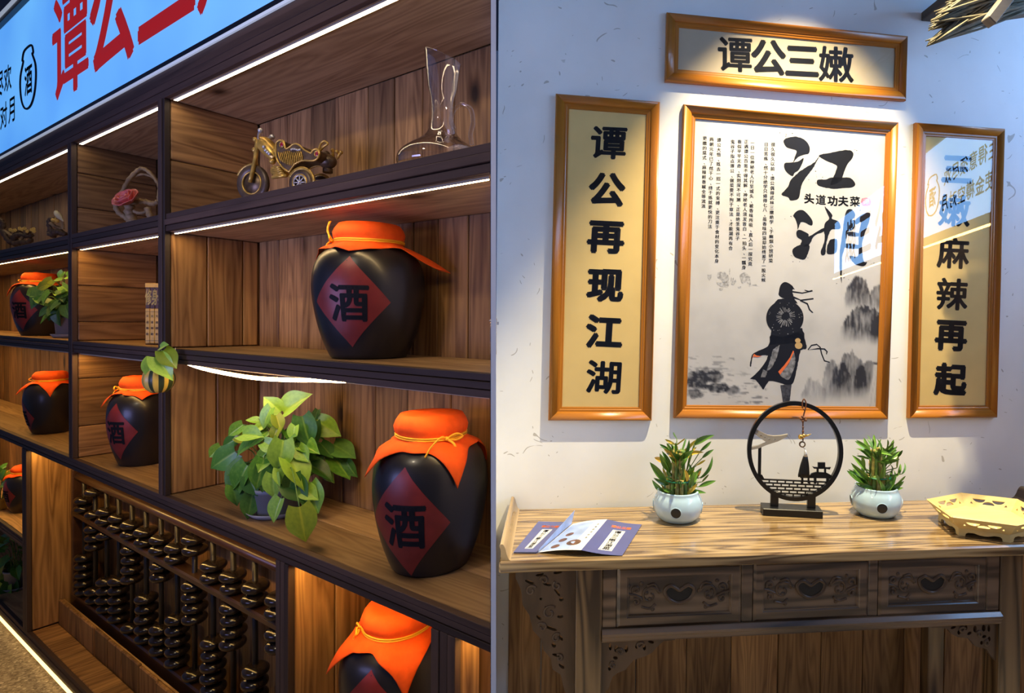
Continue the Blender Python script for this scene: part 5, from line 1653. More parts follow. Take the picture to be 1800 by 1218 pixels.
# ------------------------------------------------------------------ console table
ZTB = 0.905
tb = thing('console_table', 'long zebra grained wooden console table with carved drawers under the pictures', 'table', TP, (0, 0, 0))
TX0, TX1 = 0.066, 2.44
MB().box(TX0, TX1, -0.528, 0.008, ZTB - 0.040, ZTB, 0.006).build('table_top', 'table_x', tb)
def flange(x, s, name='end_flange'):
    prof = [(0, ZTB + 0.0004), (0.012 * s, ZTB + 0.006), (0.024 * s, ZTB + 0.022), (0.033 * s, ZTB + 0.042), (0.045 * s, ZTB + 0.054), (0.060 * s, ZTB + 0.055), (0.066 * s, ZTB + 0.047), (0.060 * s, ZTB + 0.036), (0.056 * s, ZTB + 0.0004)]
    mb = MB().poly([Vector((x + a, 0.006, z)) for a, z in smooth_prof2(prof)], (0, -0.525, 0))
    for f in mb.bm.faces: f.smooth = False
    return mb.build(name, 'table_y', tb)
def smooth_prof2(p): return [(q.x, q.z) for q in smooth_path([(a, 0, z) for a, z in p], 4)]
MT['table_y'] = wood('zebra grained ash crosswise', TL, TD, 'y', rough=0.26, stretch=22, scale=4.0, contrast=1.5, knots=False, spec=0.5, rings=12, var=0.1, coat=0.3)
flange(0.104, -0.56); flange(2.372, 1)
for (x0_, x1_) in ((0.324, 0.414), (1.900, 1.990)):
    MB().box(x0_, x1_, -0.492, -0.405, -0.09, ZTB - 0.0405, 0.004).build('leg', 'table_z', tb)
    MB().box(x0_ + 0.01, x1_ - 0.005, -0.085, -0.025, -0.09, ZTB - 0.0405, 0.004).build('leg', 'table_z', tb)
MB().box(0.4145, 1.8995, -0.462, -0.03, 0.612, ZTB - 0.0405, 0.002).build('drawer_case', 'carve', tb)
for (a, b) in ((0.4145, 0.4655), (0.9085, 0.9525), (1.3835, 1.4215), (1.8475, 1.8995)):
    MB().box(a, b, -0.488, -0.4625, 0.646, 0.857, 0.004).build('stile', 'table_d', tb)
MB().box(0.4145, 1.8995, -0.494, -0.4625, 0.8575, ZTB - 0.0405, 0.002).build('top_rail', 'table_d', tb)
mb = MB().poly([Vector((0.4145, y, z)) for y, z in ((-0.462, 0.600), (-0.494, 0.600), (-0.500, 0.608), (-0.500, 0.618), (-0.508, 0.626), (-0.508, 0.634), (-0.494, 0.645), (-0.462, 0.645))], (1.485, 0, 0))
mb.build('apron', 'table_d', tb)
for sy in (0.0,):
    MB().box(0.3245, 0.414, -0.4045, -0.0855, 0.70, 0.80, 0.003).build('side_rail', 'table_y', tb)
    MB().box(1.9005, 1.989, -0.4045, -0.0855, 0.70, 0.80, 0.003).build('side_rail', 'table_y', tb)


def spiral(cx, cz, r0, turns, y, s=1, start=0.0, n=22):
    return [(cx + s * r0 * (1 - 0.8 * k / n) * math.cos(start + turns * 2 * PI * k / n), y, cz + r0 * (1 - 0.8 * k / n) * math.sin(start + turns * 2 * PI * k / n)) for k in range(n + 1)]


def drawer(x0, x1, z0, z1):
    cx, cz = (x0 + x1) / 2, (z0 + z1) / 2; W, H = x1 - x0, z1 - z0
    mb = MB()
    yf, yp = -0.492, -0.482
    o = [(-W / 2, -H / 2), (W / 2, -H / 2), (W / 2, H / 2), (-W / 2, H / 2)]
    def ins(d): return [(-W / 2 + d, -H / 2 + d), (W / 2 - d, -H / 2 + d), (W / 2 - d, H / 2 - d), (-W / 2 + d, H / 2 - d)]
    loops = [(o, -0.4627), (o, yf + 0.006), (ins(0.010), yf), (ins(0.034), yf), (ins(0.037), yf + 0.004), (ins(0.040), yf + 0.004), (ins(0.043), yp)]
    vs = [[mb.bm.verts.new((cx + x, y, cz + z)) for x, z in l] for l, y in loops]
    for a, b in zip(vs, vs[1:]):
        for i in range(4): mb.bm.faces.new((a[i], a[(i + 1) % 4], b[(i + 1) % 4], b[i]))
    mb.bm.faces.new(vs[-1]); mb.bm.faces.new(vs[0][::-1])
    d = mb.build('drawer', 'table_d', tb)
    # kidney shaped pull: a raised rim round a flat black face painting the hollow's shade
    kid = smooth_path([(cx + a * 0.052, yp, cz + 0.004 + b * 0.038) for a, b in ((-1, 0.35), (-0.62, 0.75), (-0.25, 0.50), (0, 0.30), (0.25, 0.50), (0.62, 0.75), (1, 0.35), (0.85, -0.3), (0.45, -0.72), (0, -0.88), (-0.45, -0.72), (-0.85, -0.3))], 4, closed=True)
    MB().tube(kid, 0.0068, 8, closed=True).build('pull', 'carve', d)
    mb = MB(); mb.vf([(p.x, yp - 0.0008, p.z) for p in kid] + [(cx, yp - 0.0008, cz - 0.01)], [(i, (i + 1) % len(kid), len(kid)) for i in range(len(kid))])
    mb.build('pull_recess_shade', 'black', d, recalc=False)
    mb = MB()
    for s in (-1, 1):
        px_, r = cx + s * 0.105, 0.0050
        mb.tube(spiral(px_, cz, 0.034, 1.15, yp, -s, 0.4), [r * (1.2 - 0.5 * k / 22) for k in range(23)], 7)
        mb.tube(spiral(px_ + s * 0.048, cz + 0.022, 0.015, 1.0, yp, s, -0.6), r, 7)
        mb.tube(spiral(px_ + s * 0.048, cz - 0.020, 0.014, 1.0, yp, s, 0.9), r, 7)
        mb.tube(smooth_path([(px_ + s * 0.025, yp, cz - 0.010), (px_ + s * 0.05, yp, cz + 0.002), (px_ + s * 0.078, yp, cz + 0.012), (px_ + s * 0.075, yp, cz + 0.034)], 5), r, 7)
        mb.tube(smooth_path([(px_ - s * 0.03, yp, cz + 0.02), (px_ - s * 0.015, yp, cz + 0.04), (px_ + s * 0.01, yp, cz + 0.035)], 5), r, 7)
        mb.tube(smooth_path([(px_ - s * 0.02, yp, cz - 0.03), (px_ + s * 0.0, yp, cz - 0.045), (px_ + s * 0.03, yp, cz - 0.038)], 5), r, 7)
        for (a, b) in ((-0.034, 0.012), (0.0, -0.012), (0.012, 0.010), (0.075, 0.036), (0.030, 0.044), (-0.010, -0.048), (0.078, -0.004)):
            mb.ball((px_ + s * a, yp, cz + b), 0.0074, 8, 6, sc=(1, 0.7, 1))
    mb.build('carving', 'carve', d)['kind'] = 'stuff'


drawer(0.4660, 0.9080, 0.6455, 0.8570); drawer(0.9530, 1.3830, 0.6455, 0.8570); drawer(1.4220, 1.8470, 0.6455, 0.8570)


def bracket(outline, y, holes, scrolls):
    ol = [Vector((a, y, b)) for a, b in outline]
    hs = []
    for (a, b, r1, r2, rot) in holes:
        hs.append([Vector((a + r1 * math.cos(t) * math.cos(rot) - r2 * math.sin(t) * math.sin(rot), y, b + r1 * math.cos(t) * math.sin(rot) + r2 * math.sin(t) * math.cos(rot))) for t in [k * PI / 5 for k in range(10)]])
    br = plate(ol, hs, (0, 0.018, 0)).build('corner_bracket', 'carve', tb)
    mb = MB()
    for (a, b, r, tn, s, st) in scrolls:
        mb.tube(spiral(a, b, r, tn, y, s, st), 0.0045, 7)
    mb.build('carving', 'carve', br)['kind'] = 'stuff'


z9 = ZTB - 0.0405
bracket([(0.117, z9), (0.117, 0.815), (0.135, 0.775), (0.142, 0.72), (0.165, 0.685), (0.178, 0.63), (0.205, 0.60), (0.215, 0.56), (0.24, 0.53), (0.247, 0.49), (0.275, 0.47), (0.292, 0.40), (0.3235, 0.30), (0.3235, z9)], -0.452,
        [(0.165, 0.80, 0.018, 0.006, -0.4), (0.20, 0.825, 0.016, 0.005, 0.2), (0.225, 0.79, 0.016, 0.006, -0.3), (0.262, 0.83, 0.016, 0.005, 0.1), (0.258, 0.765, 0.022, 0.005, -1.0), (0.205, 0.74, 0.006, 0.006, 0), (0.225, 0.71, 0.008, 0.006, 0), (0.275, 0.735, 0.008, 0.007, 0), (0.198, 0.675, 0.012, 0.006, -0.8), (0.240, 0.635, 0.024, 0.006, -0.4), (0.272, 0.675, 0.011, 0.006, 0), (0.275, 0.60, 0.012, 0.005, -1.1), (0.250, 0.575, 0.010, 0.007, -0.9), (0.258, 0.54, 0.014, 0.005, -0.3), (0.278, 0.50, 0.013, 0.006, -0.8)],
        [(0.17, 0.77, 0.020, 1.1, 1, 0.5), (0.215, 0.805, 0.016, 1.0, -1, 0.2), (0.235, 0.69, 0.026, 1.1, 1, 0.8), (0.26, 0.785, 0.016, 1.0, 1, 2), (0.21, 0.64, 0.018, 1.0, -1, 0.5), (0.26, 0.60, 0.018, 1.0, 1, 0.9), (0.27, 0.53, 0.014, 1.0, -1, 0.9)])
bracket([(1.640, 0.5995), (1.640, 0.588), (1.68, 0.586), (1.705, 0.578), (1.72, 0.560), (1.745, 0.548), (1.785, 0.542), (1.80, 0.528), (1.815, 0.510), (1.84, 0.503), (1.86, 0.498), (1.872, 0.480), (1.8995, 0.448), (1.8995, 0.5995)], -0.478,
        [(1.725, 0.585, 0.011, 0.005, 0.3), (1.748, 0.566, 0.006, 0.010, 0), (1.776, 0.583, 0.005, 0.010, 0), (1.790, 0.560, 0.010, 0.006, 0.5), (1.812, 0.575, 0.007, 0.013, 0), (1.847, 0.577, 0.008, 0.013, 0), (1.868, 0.575, 0.006, 0.013, 0), (1.850, 0.545, 0.009, 0.006, 0.3), (1.84, 0.522, 0.006, 0.008, 0), (1.870, 0.535, 0.006, 0.009, 0)],
        [(1.76, 0.575, 0.014, 1.0, 1, 0.3), (1.83, 0.555, 0.014, 1.0, -1, 0.3), (1.862, 0.520, 0.012, 1.0, 1, 1.3)])
bracket([(2 * 1.157 - a, b) for a, b in ((1.640, 0.5995), (1.640, 0.588), (1.68, 0.586), (1.705, 0.566), (1.72, 0.548), (1.745, 0.535), (1.785, 0.525), (1.80, 0.508), (1.815, 0.490), (1.84, 0.483), (1.86, 0.468), (1.872, 0.430), (1.8995, 0.398), (1.8995, 0.5995))], -0.478,
        [(2 * 1.157 - a, b, c, d, -e) for a, b, c, d, e in ((1.725, 0.585, 0.011, 0.005, 0.3), (1.748, 0.566, 0.006, 0.010, 0), (1.776, 0.573, 0.005, 0.010, 0), (1.812, 0.565, 0.007, 0.013, 0), (1.847, 0.567, 0.008, 0.013, 0), (1.868, 0.575, 0.006, 0.013, 0), (1.850, 0.535, 0.009, 0.006, 0.3), (1.870, 0.500, 0.006, 0.009, 0))],
        [(0.55, 0.575, 0.014, 1.0, 1, 0.3), (0.48, 0.555, 0.014, 1.0, -1, 0.3), (0.455, 0.510, 0.012, 1.0, 1, 1.3)])
# ------------------------------------------------------------------ lucky bamboo in pale bowls
LB = {k: [leaf_mesh('leaf', k, c, d, heart=False, wd=w, nx=3, ny=8) for c, d, w in ((0.2, 0.15, 0.24), (0.35, 0.35, 0.27), (0.1, -0.12, 0.21))] for k in ('leaf_b', 'leaf_by')}


def bamboo_bowl(label, px, py, seed, nleaf, yellow, rad_=0.100, spots=()):
    R = random.Random(seed)
    x, y = TP.hitz(px, py, ZTB)
    y += rad_ * 0.70
    FB = Plane((TP.loc(x, y, 0).x, TP.loc(x, y, 0).y), math.degrees(TP.a))
    t = thing('lucky_bamboo', label, 'plant', FB, (0, 0, ZTB + 0.0006))
    H = 0.118
    prof = smooth_prof([(0.066, 0), (0.074, 0.004), (0.090, 0.022), (rad_, 0.055), (0.096, 0.085), (0.086, 0.106), (0.084, H), (0.078, H + 0.001), (0.074, H - 0.004), (0.078, 0.098), (0.07, 0.085)], 4)
    b = MB().lathe([(1e-4, 0)] + prof + [(1e-4, 0.084)], 64, closed=True).build('bowl', 'ceramic', t)
    MB().lathe([(1e-4, 0.0855), (0.073, 0.0865)], 32, closed=True).build('soil', 'soil', t)
    # round openings in the bowl's belly: flat dark discs painting their shade
    for az in (-107, -17, 163, 73):
        a = rad(az); mb = MB(); rr = 0.0212; zc = 0.052
        def on(dx, dz, off):
            z = zc + dz
            r = max(q for q in [r0 + (r1 - r0) * ((z - z0) / (z1 - z0)) for (r0, z0), (r1, z1) in zip(prof, prof[1:]) if z1 > z0 and z0 <= z <= z1] or [rad_])
            an = a + dx / rad_
            return ((r + off) * math.cos(an), (r + off) * math.sin(an), z)
        ring = [on(rr * math.cos(q), rr * math.sin(q), 0.0012) for q in [k * PI / 14 for k in range(28)]]
        ring2 = [on(rr * 0.5 * math.cos(q), rr * 0.5 * math.sin(q), 0.0012) for q in [k * PI / 14 for k in range(28)]]
        mb.vf(ring + ring2 + [on(0, 0, 0.0012)], [(i, (i + 1) % 28, 28 + (i + 1) % 28, 28 + i) for i in range(28)] + [(28 + i, 28 + (i + 1) % 28, 56) for i in range(28)])
        mb.build('opening_shade', 'hole', b, recalc=False)
        MB().tube(ring, 0.0016, 6, closed=True).build('opening_rim', 'ceramic', b)
    def stalk(x0, y0, h, mat):
        n = max(2, int(h / 0.035)); path = []; rs = []
        for k in range(n * 4 + 1):
            path.append((x0, y0, 0.086 + h * k / (n * 4))); rs.append(0.0082 if k % 4 else 0.0093)
        MB().tube(path, rs, 9).build('stalk', mat, t)
    tops = []
    for k in range(9):
        a = 2 * PI * k / 9; stalk(0.020 * math.cos(a), 0.020 * math.sin(a), 0.185 + R.uniform(-.01, .01), 'stalk' if k % 2 else 'stalk_g'); tops.append((0.020 * math.cos(a), 0.020 * math.sin(a), 0.27))
    for k in range(15):
        a = 2 * PI * (k + .5) / 15; stalk(0.043 * math.cos(a), 0.043 * math.sin(a), 0.075 + R.uniform(-.012, .012), 'stalk' if k % 3 else 'stalk_g'); tops.append((0.043 * math.cos(a), 0.043 * math.sin(a), 0.16))
    MB().torus((0, 0, 0.160), 0.053, 0.003, 'z', 36, 6, flat=2.0).build('tie_band', 'greenband', t)
    if not yellow:
        MB().torus((0, 0, 0.100), 0.054, 0.003, 'z', 36, 6, flat=2.0).build('tie_band', 'greenband', t)
    o = Vector((0, 0, ZTB + 0.0006))
    def leaf(B, T, mat, k=None):
        B, T = Vector(B), Vector(T)
        yv = T - B; L = yv.length; yv.normalize()
        fz = Vector((R.uniform(-.5, .5), -0.8, R.uniform(-.2, .6))).normalized()
        xv = yv.cross(fz).normalized(); zv = xv.cross(yv)
        ob = link('leaf', LB[mat][R.randrange(3)], t)
        ob.matrix_local = Matrix.Translation(B) @ Matrix((xv, yv, zv)).transposed().to_4x4() @ Matrix.Rotation(R.uniform(-.5, .5), 4, 'Y') @ Matrix.Scale(L, 4)
    for (b0, t0, m) in spots:
        B = FB.P(*b0, R.uniform(-.04, .0)) - o; T = FB.P(*t0, R.uniform(-.07, -.01)) - o
        leaf(B, T, m)
        st = Vector((max(-.045, min(.045, B.x)) * 0.7, 0, min(B.z, 0.2) * 0.8 + 0.02))
        MB().tube(smooth_path([st, (st + B) * 0.5, B], 3), 0.002, 5).build('shoot', 'stalk_g', t)
    for k in range(nleaf):
        x0, y0, z0 = R.choice(tops)
        z0 -= R.uniform(0, 0.06)
        a = math.atan2(y0, x0) + R.uniform(-.7, .7)
        el = R.uniform(0.2, 1.2)
        L = R.uniform(0.05, 0.085)
        B = (x0 + 0.006 * math.cos(a), y0 + 0.006 * math.sin(a), z0)
        T = (B[0] + L * math.cos(a) * math.cos(el), B[1] + L * math.sin(a) * math.cos(el), z0 + L * math.sin(el))
        leaf(B, T, 'leaf_by' if R.random() < yellow else 'leaf_b')
    return t


Z5 = lambda *p: [((1135 + a[0] / 6.963, 755 + a[1] / 6.963), (1135 + b[0] / 6.963, 755 + b[1] / 6.963), m) for a, b, m in p]
bamboo_bowl('lucky bamboo with yellowing leaves in a pale bowl, beside the menus', 1198, 922, 5, 60, 0.22, spots=Z5(
    ((240, 640), (75, 425), 'leaf_b'), ((300, 520), (178, 330), 'leaf_b'), ((290, 520), (270, 310), 'leaf_b'), ((280, 670), (135, 630), 'leaf_b'), ((660, 590), (870, 400), 'leaf_b'), ((650, 700), (850, 620), 'leaf_b'),
    ((690, 640), (770, 540), 'leaf_b'), ((670, 260), (805, 150), 'leaf_b'), ((600, 190), (770, 60), 'leaf_b'), ((590, 180), (630, 90), 'leaf_b'), ((690, 350), (820, 240), 'leaf_b'), ((370, 190), (230, 115), 'leaf_by'), ((380, 190), (475, 90), 'leaf_by'),
    ((380, 110), (360, 35), 'leaf_b'), ((370, 330), (390, 200), 'leaf_by'), ((440, 480), (520, 290), 'leaf_b'), ((560, 280), (620, 210), 'leaf_by'), ((640, 580), (660, 480), 'leaf_by'), ((540, 300), (670, 260), 'leaf_by'), ((620, 440), (730, 370), 'leaf_by'),
    ((360, 400), (310, 280), 'leaf_by'), ((480, 700), (400, 560), 'leaf_b'), ((560, 620), (560, 440), 'leaf_b'), ((420, 560), (400, 380), 'leaf_b'), ((520, 560), (600, 440), 'leaf_b'), ((330, 620), (260, 580), 'leaf_b')))
Z6 = lambda *p: [((1490 + a[0] / 7.385, 760 + a[1] / 7.385), (1490 + b[0] / 7.385, 760 + b[1] / 7.385), m) for a, b, m in p]
bamboo_bowl('fresh green lucky bamboo in a pale bowl, beside the pale hexagonal tray', 1556, 913, 6, 66, 0.03, spots=Z6(
    ((330, 190), (275, 30), 'leaf_b'), ((330, 200), (335, 90), 'leaf_b'), ((320, 300), (185, 210), 'leaf_b'), ((230, 490), (110, 320), 'leaf_b'), ((220, 460), (180, 290), 'leaf_b'), ((280, 600), (60, 445), 'leaf_b'), ((250, 620), (40, 490), 'leaf_b'),
    ((430, 260), (435, 100), 'leaf_b'), ((500, 220), (540, 110), 'leaf_b'), ((560, 240), (625, 110), 'leaf_b'), ((540, 210), (605, 95), 'leaf_b'), ((560, 300), (630, 170), 'leaf_b'), ((640, 460), (640, 290), 'leaf_b'), ((640, 330), (720, 220), 'leaf_b'),
    ((700, 540), (785, 410), 'leaf_b'), ((650, 560), (700, 420), 'leaf_b'), ((640, 680), (740, 560), 'leaf_b'), ((600, 640), (640, 500), 'leaf_b'), ((540, 320), (450, 180), 'leaf_b'), ((580, 500), (570, 380), 'leaf_b'), ((300, 640), (240, 560), 'leaf_b'), ((420, 330), (400, 180), 'leaf_b'), ((480, 560), (500, 420), 'leaf_b')))

# ------------------------------------------------------------------ black moon gate ornament
xr, yr = TP.hitz(1388, 910, ZTB)
_p = TP.loc(xr, yr + 0.05, 0)
MP = Plane((_p.x, _p.y), math.degrees(TP.a) - 13)
mg = thing('moon_gate_ornament', 'round black moon gate ornament with a hanging tassel standing between the two bamboo bowls', 'ornament', MP, (0, 0, ZTB + 0.0005))
zo = ZTB + 0.0005
def G(x, y, yy=0.0):
    p = MP.P(1300 + x / 5.075, 690 + y / 5.075, yy); return Vector((p.x, yy, p.z - zo))
bz = G(200, 1045, -0.045).z
MB().box(G(196, 1100).x, G(722, 1100).x, -0.042, 0.042, 0, 0.030, 0.002).build('base', 'black', mg)
for a, b in ((275, 345), (603, 675)):
    MB().box(G(a, 950).x, G(b, 950).x, -0.010, 0.010, 0.0305, G(300, 880).z, 0.001).build('post', 'black', mg)
cc_ = G(489, 520); Rx = (G(916, 520).x - G(62, 520).x) / 2; Rz = (G(489, 76).z - G(489, 963).z) / 2
n = 72
ringo = [Vector((cc_.x + Rx * math.cos(2 * PI * k / n), 0.011, cc_.z + Rz * math.sin(2 * PI * k / n))) for k in range(n)]
ringi = [Vector((cc_.x + (Rx - 0.0175) * math.cos(2 * PI * k / n), 0.011, cc_.z + (Rz - 0.0175) * math.sin(2 * PI * k / n))) for k in range(n)]
plate(ringo, [ringi], (0, -0.022, 0)).build('ring', 'black', mg)
# brick lattice: bars clipped to the ring
mb = MB()
def inring(x, z, k=0.985): return ((x - cc_.x) / Rx) ** 2 + ((z - cc_.z) / Rz) ** 2 < k * k
zt0, zt1 = G(200, 766).z, G(780, 805).z
rows = 5
def chord(z):
    q = 1 - ((z - cc_.z) / Rz) ** 2
    return (Rx - 0.008) * math.sqrt(max(0, q))
zb = cc_.z - Rz + 0.015
hh = (0.5 * (zt0 + zt1) - zb) / rows
for k in range(rows + 1):
    z = 0.5 * (zt0 + zt1) - k * hh
    w_ = chord(z) * (0.80 if k == 0 else 1.0)
    if w_ > 0.02: mb.box(cc_.x - chord(z), cc_.x + chord(z), -0.004, 0.004, z - 0.0028, z + 0.0028)
    if k < rows:
        x = cc_.x - 0.2 + (k % 2) * 0.0165
        while x < cc_.x + 0.2:
            if abs(x - cc_.x) < min(chord(z), chord(z - hh)): mb.box(x - 0.0026, x + 0.0026, -0.0038, 0.0038, z - hh + 0.002, z - 0.002)
            x += 0.033
mb.build('brick_lattice', 'black', mg)
roof = [(140, 320), (200, 352), (250, 375), (300, 382), (370, 378), (428, 366), (420, 388), (340, 430), (240, 462), (160, 495), (92, 508), (88, 486), (170, 466), (235, 440), (190, 405), (125, 360)]
hl = []
for (x, y) in ((150, 358), (182, 378), (216, 394), (258, 412), (304, 414)):
    hl.append([G(x - 9, y - 6, 0.006), G(x + 12, y - 2, 0.006), G(x + 10, y + 5, 0.006), G(x - 4, y + 4, 0.006)])
plate([G(x, y, 0.006) for x, y in roof], hl, (0, -0.012, 0)).build('eave', 'greypaint', mg)
mb = MB()
mb.box(G(165, 600).x, G(192, 600).x, -0.005, 0.005, G(170, 770).z, G(170, 478).z)
mb.poly([G(150, 745, 0.005), G(165, 728, 0.005), G(200, 730, 0.005), G(225, 775, 0.005), G(160, 775, 0.005)], (0, -0.01, 0))
mb.build('column', 'black', mg)
mb = MB()
for pl_ in ([(695, 620), (760, 620), (760, 674), (695, 674)], [(645, 655), (668, 661), (700, 662), (760, 662), (785, 664), (810, 662), (800, 682), (765, 676), (690, 676), (660, 674)], [(685, 676), (702, 676), (702, 712), (685, 712)], [(752, 676), (768, 676), (768, 715), (752, 715)],
            [(600, 757), (640, 717), (680, 705), (770, 710), (805, 728), (832, 745), (822, 762)], [(548, 757), (566, 757), (566, 805), (548, 805)], [(605, 757), (620, 757), (620, 806), (605, 806)], [(660, 757), (682, 757), (682, 808), (660, 808)], [(770, 757), (792, 757), (792, 812), (770, 812)], [(540, 742), (650, 745), (650, 758), (540, 757)]):
    mb.poly([G(x, y, 0.0045) for x, y in pl_], (0, -0.009, 0))
mb.build('pavilion', 'black', mg)
tas = thing('hanging_charm', 'knotted cord charm with brass gourd, coin and black tassel hanging from the moon gate', 'charm', MP, (cc_.x * 0, 0, zo))
mb = MB()
y_ = -0.014
top = G(572, 70, y_)
mb.tube(smooth_path([G(562, 140, y_), G(560, 90, y_), G(574, 58, y_), G(592, 90, y_), G(588, 140, y_), G(572, 200, y_), G(566, 250, y_), G(565, 360, y_), G(565, 430, y_)], 5), 0.0030, 7)
for (x, y, r) in ((575, 150, .0048), (550, 235, .0065), (575, 225, .0065), (590, 245, .0065), (565, 255, .006), (560, 215, .005), (566, 310, .0045), (566, 345, .005)):
    mb.ball(G(x, y, y_ - 0.002), r, 10, 6)
mb.build('knotted_cord', 'cord_brown', tas)
mb = MB(); mb.ball(G(545, 395, y_ - .004), 0.0105, 14, 8); mb.ball(G(572, 385, y_ - .004), 0.0085, 14, 8)
mb.tube([G(575, 385, y_ - .004), G(610, 382, y_ - .004), G(640, 368, y_ - .004)], [0.005, 0.0035, 0.0015], 8); mb.build('gourd', 'brass', tas)
cq = G(560, 462, y_ - 0.003)
MB().torus(cq, 0.0108, 0.0046, 'y', 28, 8, flat=0.6).build('coin', 'bronze', tas)
mb = MB()
mb.tube(smooth_path([G(565, 490, y_), G(585, 505, y_), G(590, 530, y_)], 4), 0.0016, 6)
mb.tube([G(588, 512, y_), G(590, 545, y_), G(588, 570, y_)], [0.0025, 0.007, 0.0085], 12)
mb.build('tassel_cap', 'silver', tas)
mb = MB()
for k in range(34):
    a = 2 * PI * k / 34; r0, r1 = 0.007, 0.0215 + rnd.uniform(-.003, .002)
    p0 = G(588, 568, y_); p1 = G(573, 745 + rnd.uniform(-6, 10), y_)
    mb.tube(smooth_path([p0 + Vector((r0 * math.cos(a), r0 * 0.5 * math.sin(a), 0)), (p0 + p1) / 2 + Vector((r1 * .75 * math.cos(a), r1 * .4 * math.sin(a), 0)), p1 + Vector((r1 * math.cos(a), r1 * 0.5 * math.sin(a), 0))], 3), 0.0022, 5)
mb.build('tassel', 'black', tas)

# ------------------------------------------------------------------ hexagonal tray
zr = ZTB + 0.078
def TZ(x, y, z): p = TP.hitz(1610 + x / 9.474, 840 + y / 9.474, z); return Vector((p[0], p[1], z))
A, B, C_, Fv, E_ = TZ(175, 360, zr), TZ(740, 255, zr), TZ(1650, 350, zr), TZ(540, 640, zr), TZ(1690, 800, zr)
ctr = (B + E_) / 2
# regularise: use the mean of opposite corners so that the hexagon is symmetrical
hexv = [A - ctr, Fv - ctr, E_ - ctr]
hexv[1] = (Fv - C_) / 2
hexv = hexv + [-v for v in hexv]                      # A F E D C B
tro = Vector((ctr.x, ctr.y, 0))
tray = thing('hexagonal_tray', 'pale pine six sided tray with pierced sloping sides at the right end of the table', 'tray', TP, (ctr.x, ctr.y, ZTB + 0.0006))
hexv = [Vector((v.x, v.y, 0)) for v in hexv]
zf, zh = 0.030, 0.078
low = [v * 0.80 + Vector((0, 0, zf)) for v in hexv]; high = [v + Vector((0, 0, zh)) for v in hexv]
MB().poly([v * 0.995 + Vector((0, 0, 0.0)) for v in low], (0, 0, 0.006)).build('tray_floor', 'pale_wood', tray)
for i in range(6):
    a, b, c, d = low[i], low[(i + 1) % 6], high[(i + 1) % 6], high[i]
    nrm = (b - a).cross(d - a).normalized()
    def m4(u, v): return a + (b - a) * u * (1 - v) + (c - d) * u * v + (d - a) * v
    def seg(u0, v0, ru, rv, up_):
        pts = []
        for k in range(9):
            t = PI * k / 8
            pts.append(m4(u0 + ru * math.cos(t), v0 + (rv * math.sin(t)) * (1 if up_ else -1)))
        return pts
    def tri(u0, v0, r): return [m4(u0 - r, v0 - 0.07), m4(u0 + r, v0 - 0.07), m4(u0, v0 + 0.10)]
    holes = [seg(0.32, 0.68, 0.12, 0.26, False), seg(0.50, 0.30, 0.12, 0.24, True), seg(0.68, 0.68, 0.12, 0.26, False), tri(0.16, 0.36, 0.035), tri(0.84, 0.36, 0.035)]
    plate([m4(0, 0), m4(1, 0), m4(1, 1), m4(0, 1)], holes, nrm * -0.006).build('side_board', 'pale_wood', tray)
    # skirt with feet
    a2, b2 = Vector((a.x, a.y, 0)) * 0.985, Vector((b.x, b.y, 0)) * 0.985
    def s2(u, z): return a2 + (b2 - a2) * u + Vector((0, 0, z))
    ol = [s2(0, 0), s2(0.13, 0), s2(0.145, 0.011), s2(0.19, 0.016), s2(0.30, 0.0165), s2(0.42, 0.011), s2(0.5, 0.010), s2(0.58, 0.011), s2(0.70, 0.0165), s2(0.81, 0.016), s2(0.855, 0.011), s2(0.87, 0), s2(1, 0), s2(1, zf - 0.0004), s2(0, zf - 0.0004)]
    n2 = (b2 - a2).cross(Vector((0, 0, 1))).normalized()
    plate(ol, [], n2 * -0.008).build('skirt', 'pale_wood', tray)

# ------------------------------------------------------------------ menus
ZM = ZTB + 0.0012
def MZ(x, y, dz=0.0):
    p = TP.hitz(872 + x / 6.716, 880 + y / 6.716, ZM + dz); return Vector((p[0], p[1], ZM + dz))
def sheet(mb, c00, c10, c11, c01, th=0.0009, bow=0.0, nu=10, mi=0):
    top = {}; bot = {}
    for i in range(nu + 1):
        u = i / nu
        for j, (p, q) in enumerate(((c00, c10), (c01, c11))):
            v = p + (q - p) * u; v = v + Vector((0, 0, bow * math.sin(PI * u)))
            top[i, j] = mb.bm.verts.new(v + Vector((0, 0, th))); bot[i, j] = mb.bm.verts.new(v)
    for i in range(nu):
        for f in ((top[i, 0], top[i + 1, 0], top[i + 1, 1], top[i, 1]), (bot[i, 1], bot[i + 1, 1], bot[i + 1, 0], bot[i, 0]), (bot[i, 0], bot[i + 1, 0], top[i + 1, 0], top[i, 0]), (top[i, 1], top[i + 1, 1], bot[i + 1, 1], bot[i, 1])):
            fc = mb.bm.faces.new(f); fc.material_index = mi
    mb.bm.faces.new((bot[0, 1], bot[0, 0], top[0, 0], top[0, 1])); mb.bm.faces.new((top[nu, 1], top[nu, 0], bot[nu, 0], bot[nu, 1]))
    return mb
